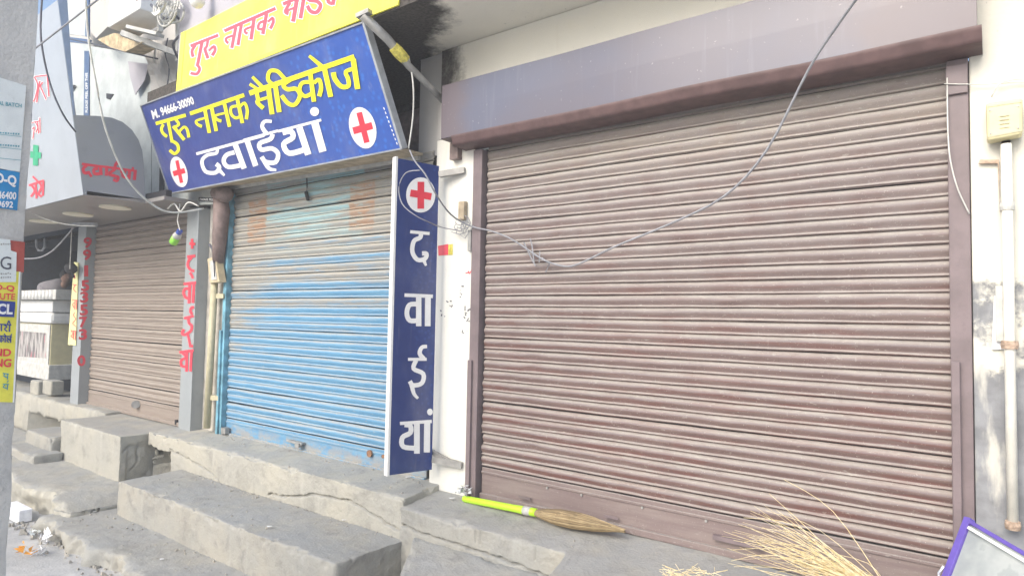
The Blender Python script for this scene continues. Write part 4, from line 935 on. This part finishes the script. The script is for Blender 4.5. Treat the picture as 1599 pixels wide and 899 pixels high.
q = PY(-.037); MB().slab([q.hit(*u) for u in ((684, 384), (700, 381), (700, 398), (685, 399))], (0, -.002, 0)).build('picture', 'letter_pink', st_); MB().slab([q.hit(*u) for u in ((700.3, 382), (707, 381), (707, 398), (700.3, 398))], (0, -.002, 0)).build('picture', 'tape', st_)
pn = Pen(PY(-.035), off=.001)
for k in range(26):
    x, y = random.choice(((690, 487), (732, 490), (730, 520), (722, 455), (702, 480))); x += random.gauss(0, 4); y += random.gauss(0, 7)
    pn.st([(x, y), (x+random.gauss(0, 2), y+random.gauss(0, 3))], random.uniform(.8, 2.4), False)
pn.build('wall_scribble', 'cabledark', bld)
pn = Pen(PY(-.035), off=.001)
for k in range(7): x, y = 735+random.gauss(0, 3), 425+random.gauss(0, 4); pn.st([(x, y), (x+random.gauss(0, 3), y+random.gauss(0, 2))], 1.5, False)
pn.build('wall_scribble', 'letter_red', bld)
tag(MB().box(-3.165, -3.135, -.06, -.036, 1.76, 1.92).build('hinge_plate', 'steel', bevel=.003), 'small grey hinge plate at the edge of the white wall strip', 'hinge')

# ================================================================== leaning glass case
P0, P1, P2 = at(1505, 805, y=-.30), at(1690, 912, y=-.72), at(1436, 985, y=-.52)
P3 = P1+P2-P0; gp = Plane(P0, P1, P2); U = (P1-P0).normalized(); Vv = (P2-P0).normalized()
gc = thing('glass_case', 'purple framed glass panel leaning at the lower right corner', 'glass panel', tuple(P2))
tk = -gp.n*.03; fw = .028
def fbar(a, b, w, name='frame_bar', mat='purple'):
    d = (b-a).normalized(); s = gp.n.cross(d).normalized()*w
    c = (P0+P3)/2
    if s.dot(c-a) < 0: s = -s
    return MB().hexa([a, b, b+s, a+s], [p+tk for p in (a, b, b+s, a+s)]).build(name, mat, gc, bevel=.003)
fbar(P0, P2, fw*1.15); fbar(P0+Vv*.0+U*fw*1.2, P1, fw*.6); fbar(P2+U*fw*1.2, P3, fw); fbar(P1-U*0+Vv*fw, P3-Vv*fw, fw)
ins = [P0+U*fw*1.25+Vv*fw*.7, P1-U*fw+Vv*fw*.7, P3-U*fw-Vv*fw, P2+U*fw*1.25-Vv*fw]
MB().slab([p-gp.n*.012 for p in ins], -gp.n*.006).build('pane', 'glass', gc)
e0 = P0+U*.045+Vv*.033; e1 = P1+Vv*.033; MB().beam(e0+gp.n*.002, e1+gp.n*.002, .012, .010, gp.n).build('chrome_strip', 'white', gc)
MB().tube([P0.lerp(P2, .45)-U*.004, P0.lerp(P2, .52)-U*.014, P0.lerp(P2, .56)-U*.004], .006, 6).build('hinge', 'foil', gc)

# ================================================================== brooms
def straw_broom():
    root = thing('straw_broom', 'bundle of yellow dry straw broom splayed up against the brown shutter', 'broom', tuple(at(1380, 935, y=-.62)))
    base = at(1375, 925, y=-.62)
    tips = [(1224, 748), (1201, 770), (1193, 788), (1172, 797), (1153, 818), (1130, 829), (1127, 836), (1190, 822), (1205, 828), (1141, 858), (1231, 800), (1212, 795), (1146, 884), (1160, 880), (1182, 850), (1170, 838), (1215, 815), (1240, 830)]
    for i in range(150):
        mb = MB()
        if i < len(tips): tx, ty = tips[i]
        else: an = R_(random.triangular(4, 48, 24)); le = random.uniform(60, 215) if random.random() < .7 else random.uniform(40, 120); tx, ty = 1340-math.cos(an)*le, 912-math.sin(an)*le*.95
        yy = random.uniform(-.55, -.22); t = at(tx, ty, y=yy); b0 = base+Vector((random.gauss(0, .02), random.gauss(0, .02), random.gauss(0, .012)))
        mid = b0.lerp(t, .55)+Vector((random.gauss(0, .035), random.gauss(0, .03), random.gauss(.02, .03)))
        c = smooth_pts([tuple(b0), tuple(mid), tuple(t)], 4); r = random.uniform(.0012, .0025)
        mb.tube(c, list(np.linspace(r, r*.45, len(c))), 4, False); mb.build('straw', 'straw', root, smooth=True)
    d = at(1500, 985, y=-.72); MB().tube([base+(base-d)*.2, base, d], [.05, .042, .035], 12).build('binding', 'straw', root)
    return root
straw_broom()
mb = MB()
for i in range(90):
    a = random.random()*6.28; c = at(1050+random.uniform(-12, 70), 897+random.uniform(-8, 12), y=-.75); mb.tube([c, c+Vector((random.gauss(0, .04), random.gauss(0, .03), random.gauss(.005, .012)))], .0012, 4, False)
tag(mb.build('loose_straw', 'straw'), 'loose straw scraps lying by the splayed straw broom', 'straw', kind='stuff')
ft = lambda x, y, h=.0: at(x, y, z=-.06+h)
gb = thing('grass_broom', 'lime green handled soft grass broom lying along the brown shutter', 'broom', tuple(ft(838, 812)))
h0, h1 = at(724, 778, y=-.115), at(838, 800, y=-.135)
MB().lathe(h0, h1, [(0, .020), (.02, .024), (.7, .025), (.9, .028), (1, .027)], 16).build('handle', 'lime', gb, smooth=True)
MB().lathe(h0.lerp(h1, .84), h0.lerp(h1, .93), [(0, .0292), (1, .0296)], 16).build('label_band', 'dwhite', gb, smooth=True)
tipb = at(968, 827, y=-.14); ax = (tipb-h1); L = ax.length; axn = ax.normalized(); sd = axn.cross(Vector((0, 0, 1))).normalized()
mb = MB()
pr_ = [(0, .027), (.1, .044), (.3, .064), (.5, .063), (.7, .048), (.88, .030), (1, .012)]
for k in range(7):
    ph = k
core = MB().lathe(h1, tipb, [(a, b*.82) for a, b in pr_], 14)
core.v = [tuple(Vector(p)*1.0) for p in core.v]; core.build('bristle_core', 'broomgrass_dark', gb, smooth=True)
bs = [MB(), MB(), MB()]
for k in range(1100):
    a = random.random()*6.28; rad = random.uniform(.84, 1.25 if random.random() < .2 else 1.05); e = random.uniform(.55, 1.06); tw = random.gauss(0, .35); pts = []
    for t in np.linspace(0, e, 7):
        r = np.interp(min(t, 1), [q[0] for q in pr_], [q[1] for q in pr_])*(1+(rad-1)*t); aa = a+tw*t
        pts.append(h1+ax*t+sd*(math.cos(aa)*r)+Vector((0, 0, 1))*(math.sin(aa)*r*.72))
    bs[random.choice((0, 0, 1, 2))].tube(pts, random.uniform(.0014, .0028), 3, False)
for b_, m_ in zip(bs, ('broomgrass', 'broomgrass_pale', 'broomgrass_dark')): tag(b_.build('bristles', m_, gb), kind='stuff')
def crumple(name, mat, c, s, label, cat='litter', n=14, group=None):
    c = Vector(c); mb = MB()
    for k in range(n):
        o = c+Vector((random.gauss(0, s*.5), random.gauss(0, s*.35), abs(random.gauss(0, s*.35)))); v = [o+Vector((random.gauss(0, s*.4), random.gauss(0, s*.3), random.gauss(0, s*.3))) for _ in range(3)]
        mb.slab(v, (0, 0, .0015))
    return tag(mb.build(name, mat), label, cat, group)
crumple('foil_wrapper', 'foil', at(722, 768, y=-.13), .05, 'crumpled silver foil wrapper at the end of the lime broom handle', n=30)
crumple('wrapper', 'orange', at(43, 862, z=ROADZ+.03), .07, 'orange wrapper lying on the road at lower left', n=10)
crumple('wrapper', 'paper', at(62, 863, z=ROADZ+.02), .06, 'white scraps lying on the road beside the orange wrapper', n=12)
crumple('wrapper', 'poster_white', at(54, 834, z=ROADZ+.02), .05, 'pale blue scrap of litter near the broken pavement edge', n=10)
crumple('litter', 'paper', at(90, 843, z=ROADZ+.01), .12, 'tiny paper bits scattered below the broken pavement edge', n=16)
for (x, y, z, lb) in ((147, 799, -.64, 'small white paper scrap at the foot of the long step'), (252, 873, -.64, 'small white paper scrap on the lower pavement'), (420, 822, -.33, 'thin white paper scrap midway along the long step'), (537, 812, -.33, 'folded white paper scrap on the long step below the projecting sign'), (637, 745, -.02, 'white scrap under the projecting sign'), (705, 778, -.06, 'flat white scrap beside the foil wrapper')):
    c = at(x, y, z=z+.006); mb = MB(); a = random.random(); mb.slab([c+Vector((-.028, 0, 0)), c+Vector((0, -.012, .004)), c+Vector((.03, .006, .01)), c+Vector((.005, .016, .003))], (0, 0, .002)); tag(mb.build('paper_scrap', 'paper'), lb, 'litter')
c = at(28, 812, z=ROADZ+.0); bx = MB().hexa([c+Vector(v) for v in ((-.25, -.06, 0), (.12, -.03, 0), (.12, .08, 0), (-.25, .06, 0))], [c+Vector(v) for v in ((-.25, -.06, .13), (.12, -.03, .12), (.12, .08, .12), (-.25, .06, .13))])
tag(bx.build('white_carton', 'paper', bevel=.008), 'white carton lying on the road beside the concrete pole', 'carton')

# ================================================================== juice stall at far left
stl = thing('stall_room', 'dark open shop room behind the counter at far left', 'room', (-12.3, 1.5, -.04))
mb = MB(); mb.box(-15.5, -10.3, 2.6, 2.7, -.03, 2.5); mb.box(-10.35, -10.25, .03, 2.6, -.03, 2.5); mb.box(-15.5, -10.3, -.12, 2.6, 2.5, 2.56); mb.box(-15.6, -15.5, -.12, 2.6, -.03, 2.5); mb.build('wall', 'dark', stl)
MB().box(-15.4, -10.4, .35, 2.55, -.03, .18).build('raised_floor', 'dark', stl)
hk = MB()
for x in (57, 70): hk.tube([at(x, 352, y=.3), at(x, 385, y=.3)], .02, 6)
hk.tube([at(57, 385, y=.3), at(60, 391, y=.3), at(66, 391, y=.3), at(70, 385, y=.3)], .02, 6); hk.build('hanging_frame', 'rail', stl)
ct = thing('juice_counter', 'white fluted stall counter with a glass display front at far left', 'counter', tuple(at(70, 600, y=-.1)))
YF = -.02; q = PY(YF)
def cbox(x0, x1, py0, py1, y0, y1, mat, name, bev=.01):
    a, b = PY(YF).hit(75, py0).z, PY(YF).hit(75, py1).z; return MB().box(x0, x1, y0, y1, b, a).build(name, mat, ct, bevel=bev)
xr = PY(YF).hit(77, 520).x; xt = PY(YF).hit(84, 480).x; xl = -15.0
D1 = .42
cbox(xl, xt+.42, 453, 468, YF-.12, D1+.02, 'dwhite', 'counter_top'); cbox(xl, xt, 469, 487, YF-.02, D1, 'white', 'upper_panel'); cbox(xl, xt, 488, 505, YF-.04, D1, 'white', 'middle_panel', .05)
cbox(xl, xr-.02, 506, 585, YF+.03, D1, 'boxcream', 'cabinet'); cbox(xl, xr+.05, 570, 594, YF-.0, D1, 'dwhite', 'plinth')
cbox(xl, xr-.03, 507, 584, YF+.012, YF+.028, 'dwhite', 'front_panel', .004)
MB().slab([PY(YF+.010).hit(*u) for u in ((24, 516), (73, 520), (72, 559), (24, 556))], (0, .003, 0)).build('display_window', 'display', ct)
mb = MB()
for k in range(26):
    x = xl+(xt+.42-xl)*k/26; z = PY(YF).hit(75, 468).z; z2 = PY(YF).hit(75, 453).z; MB().tube([(x, YF-.12, z+.01), (x, YF-.12, z2-.01)], .035, 8).build('flute', 'white', ct, smooth=True)
for k, (x, y, lb) in enumerate(((62, 606, 'whitish brick under the counter plinth, left one'), (82, 606, 'whitish brick under the counter plinth, right one'))):
    c = at(x, y, y=-.05); tag(MB().box(c.x-.2, c.x+.16, -.12, .05, c.z-.09, c.z+.12).build('brick', 'concrete_warm', bevel=.02), lb, 'brick', 'bricks under the counter')
# person bent over behind the counter
pe = thing('person', 'person in a grey shirt bending low behind the stall counter', 'person', tuple(Vector((at(80, 450, y=.66).x, .66, .18))))
shp = at(86, 448, y=.66); hd_ = at(104, 432.5, y=.66)
def skin(name, verts, edges, radii, mat, parent, sub=2):
    me = bpy.data.meshes.new(name); me.from_pydata([tuple(v) for v in verts], edges, []); o = bpy.data.objects.new(name, me); COL.objects.link(o)
    m = o.modifiers.new('skin', 'SKIN'); m.use_smooth_shade = True
    for v, r in zip(me.skin_vertices[0].data, radii): v.radius = (r, r)
    me.skin_vertices[0].data[0].use_root = True
    s = o.modifiers.new('sub', 'SUBSURF'); s.levels = s.render_levels = sub; me.materials.append(M[mat])
    o.parent = parent; o.matrix_parent_inverse = parent.matrix_world.inverted(); return o
pel = shp+Vector((-.42, .05, -.48)); fl = .19
V = [pel, pel.lerp(shp, .5)+Vector((0, 0, .08)), shp+Vector((.0, 0, -.06)), hd_+Vector((-.10, .02, -.13)), hd_+Vector((-.02, 0, -.03)),
     pel+Vector((.05, -.1, -.08)), pel+Vector((.12, -.11, -.45)), Vector((pel.x+.05, pel.y-.11, fl+.06)), Vector((pel.x+.2, pel.y-.12, fl+.03)),
     pel+Vector((.05, .1, -.08)), pel+Vector((.12, .11, -.45)), Vector((pel.x+.05, pel.y+.11, fl+.06)), Vector((pel.x+.2, pel.y+.12, fl+.03)),
     shp+Vector((.05, -.17, -.07)), shp+Vector((.15, -.22, -.33)), shp+Vector((.36, -.2, -.42)), shp+Vector((.45, -.19, -.43)),
     shp+Vector((.05, .17, -.07)), shp+Vector((.15, .22, -.33)), shp+Vector((.36, .2, -.42)), shp+Vector((.45, .19, -.43))]
E_ = [(0, 1), (1, 2), (2, 3), (3, 4), (0, 5), (5, 6), (6, 7), (7, 8), (0, 9), (9, 10), (10, 11), (11, 12), (2, 13), (13, 14), (14, 15), (15, 16), (2, 17), (17, 18), (18, 19), (19, 20)]
RR = [.14, .14, .14, .065, .06, .09, .065, .045, .04, .09, .065, .045, .04, .07, .048, .036, .03, .07, .048, .036, .03]
skin('body', V, E_, RR, 'skin', pe)
skin('shirt', V[:4]+[V[13], V[14], V[17], V[18]], [(0, 1), (1, 2), (2, 3), (2, 4), (4, 5), (2, 6), (6, 7)], [.20, .25, .25, .14, .12, .08, .12, .08], 'shirt', pe)
skin('trousers', [V[0], V[5], V[6], V[7], V[9], V[10], V[11]], [(0, 1), (1, 2), (2, 3), (0, 4), (4, 5), (5, 6)], [.155, .115, .09, .07, .115, .09, .07], 'trousers', pe)
def ball(c, r, name, mat, parent, sx=1, sy=1, sz=1, rows=12):
    mb = MB(); c = Vector(c); v = []; nseg = 16
    for i in range(rows+1):
        th = math.pi*i/rows
        for j in range(nseg): ph = 6.28318*j/nseg; v.append(c+Vector((math.sin(th)*math.cos(ph)*r*sx, math.sin(th)*math.sin(ph)*r*sy, math.cos(th)*r*sz)))
    mb.add(v, [(i*nseg+j, (i+1)*nseg+j, (i+1)*nseg+(j+1) % nseg, i*nseg+(j+1) % nseg) for i in range(rows) for j in range(nseg)])
    return mb.build(name, mat, parent, smooth=True)
hdo = ball(hd_, .10, 'head', 'skin', pe, 1.05, .85, 1.15); ball(hd_+Vector((-.02, 0, .035)), .107, 'hair', 'hair', hdo, 1.03, .9, 1.0)
hm = MB(); hm.lathe(hd_+Vector((.09, 0, 0)), hd_+Vector((.125, 0, -.02)), [(0, .022), (.6, .018), (1, .008)], 8); hm.build('nose', 'skin', hdo, smooth=True)

# ================================================================== concrete utility pole with posters
XP = -3.6; q = PX(XP); yw = at(46, 262, x=XP).y
po = thing('utility_pole', 'concrete utility pole plastered with posters at the left edge', 'pole', (XP-.1, yw-.2, ROADZ))
block('shaft', 'pole_concrete', (XP-.24, XP), (yw-.46, yw), (ROADZ-.05, 4.2), .03, .012, .003, parent=po, faces='FRLB', chip=.01)
def poster(quad, mat, name='poster', off=.006):
    return MB().slab([q.hit(u[0], u[1], off+.002) for u in quad], (-.002, 0, 0)).build(name, mat, po)
pw = poster(((-30, 112), (41, 134), (31, 268), (-30, 262)), 'poster_white')
words(q, ((-3, 157.5), (34, 162.5), (33.5, 168.5), (-3, 164)), 'AL BATCH', 'lettering', 'letter_teal', pw, .02, .011)
for y in (211, 231, 248): Pen(q, off=.011).st([(-20, y-3), (33, y+2.5)], .7, False).build('rule_line', 'letter_teal', pw)
pn = Pen(q, off=.011)
for y in (207, 226):
    for k in range(9): pn.st([(-4+k*4, y+k*.3), (-1.6+k*4, y+.2+k*.3)], random.uniform(1.5, 3), False)
pn.build('small_print', 'letter_teal', pw)
pbp = poster(((-30, 257), (31, 269.5), (27, 328.5), (-30, 321)), 'poster_blue')
words(q, ((-6, 268.5), (26.5, 275), (25, 293), (-6, 288)), 'D-Q', 'lettering', 'letter_white', pbp, .04, .011)
words(q, ((-9, 297.5), (26, 300), (25, 312), (-9, 309.5)), '246400', 'lettering', 'letter_white', pbp, .03, .011); words(q, ((-4, 312.8), (21, 314.5), (20, 325), (-4, 323.5)), '9692', 'lettering', 'letter_white', pbp, .03, .011)
pr2 = poster(((-30, 370), (39, 378), (37, 425), (-30, 425)), 'poster_red', off=.004)
pg = poster(((-30, 370), (16, 374), (17, 391), (26, 394), (25, 440), (-30, 441)), 'poster_white', off=.009)
words(q, ((1, 400), (18, 401), (17.5, 421), (0, 420)), 'G', 'lettering', 'cabledark', pg, .0, .014); pn = Pen(q, off=.014)
for y in (381, 427, 433):
    for k in range(6): pn.st([(-2+k*3.4, y), (.2+k*3.4, y+random.uniform(-1, 1))], random.uniform(1, 2.6), False)
pn.build('small_print', 'steel', pg)
py_ = poster(((-30, 424), (32, 424), (22, 628), (-30, 626)), 'poster_yellow', off=.005)
Pen(q, off=.0075).st([(30.8, 424), (21, 628)], 2.6, False).build('margin', 'letter_white', py_)
words(q, ((-7, 443.5), (23, 446), (22.5, 456), (-7, 454)), 'D-Q', 'lettering', 'letter_red', py_, .03, .010)
words(q, ((0, 457.5), (24, 458.5), (23, 468), (0, 467.5)), 'UTE', 'lettering', 'letter_red', py_, .02, .010)
nb = MB().slab([q.hit(*u, .010) for u in ((-30, 467), (24, 471), (22, 495), (-30, 493))], (.001, 0, 0)).build('navy_patch', 'letter_navy', py_)
words(q, ((-4, 473), (21, 475), (19.5, 491), (-4, 490.5)), 'CL', 'lettering', 'letter_white', py_, .04, .014)
words(q, ((-9, 544), (18, 544.5), (17, 556), (-9, 556)), 'ND', 'lettering', 'letter_red', py_, .03, .010); words(q, ((-8, 559.6), (18.5, 560), (17, 573), (-8, 573)), 'NG', 'lettering', 'letter_red', py_, .03, .010)
pn = Pen(q, 0, 440, .2226, .010)
pn.st([(-30, 294), (80, 302)], 8, False).st([(10, 298), (10, 345)], 10, False).st([(28, 300), (48, 315), (32, 330), (52, 348)], 9).st([(68, 302), (66, 350)], 10, False).st([(52, 298), (62, 272), (72, 298)], 8)
pn.st([(-30, 376), (84, 384)], 8, False).st([(8, 380), (8, 425)], 9, False).st([(0, 395), (-12, 405), (4, 412)], 8).st([(14, 392), (24, 400), (18, 416)], 8).st([(36, 382), (36, 424)], 9, False).st([(46, 390), (58, 398), (48, 410), (62, 424)], 8).st([(76, 384), (74, 426)], 9, False).st([(70, 395), (60, 405), (74, 408)], 8).st([(40, 378), (28, 362)], 7, False).st([(74, 378), (84, 365)], 7, False)
pn.build('lettering', 'letter_navy', py_)
pn = Pen(q, 0, 440, .2226, .010)
pn.st([(20, 640), (62, 646)], 7, False).st([(34, 644), (28, 660), (50, 668)], 8).st([(54, 646), (52, 684)], 8, False).st([(20, 716), (64, 718)], 7, False).st([(34, 720), (24, 738), (46, 744)], 8).st([(54, 720), (50, 756)], 8, False).st([(48, 704), (60, 690)], 6, False)
pn.build('lettering', 'letter_teal', py_)
crumple('torn_paper', 'concrete_warm', q.hit(2, 600, .012), .03, None, None, n=0) if False else None

# ================================================================== added haze volume, stands in for lens glare
def m_haze():
    m = bpy.data.materials.new('glare_haze'); m.use_nodes = True; t = m.node_tree; t.nodes.clear()
    o = t.nodes.new('ShaderNodeOutputMaterial'); v = t.nodes.new('ShaderNodeVolumePrincipled')
    v.inputs['Color'].default_value = (.93, .96, 1, 1); v.inputs['Density'].default_value = HAZE
    t.links.new(v.outputs[0], o.inputs['Volume']); return m
HAZE = .012
M['haze'] = m_haze()
tag(MB().box(-82, 62, -72, 22, ROADZ-1.1, 6.6).build('haze', 'haze'), kind='stuff')
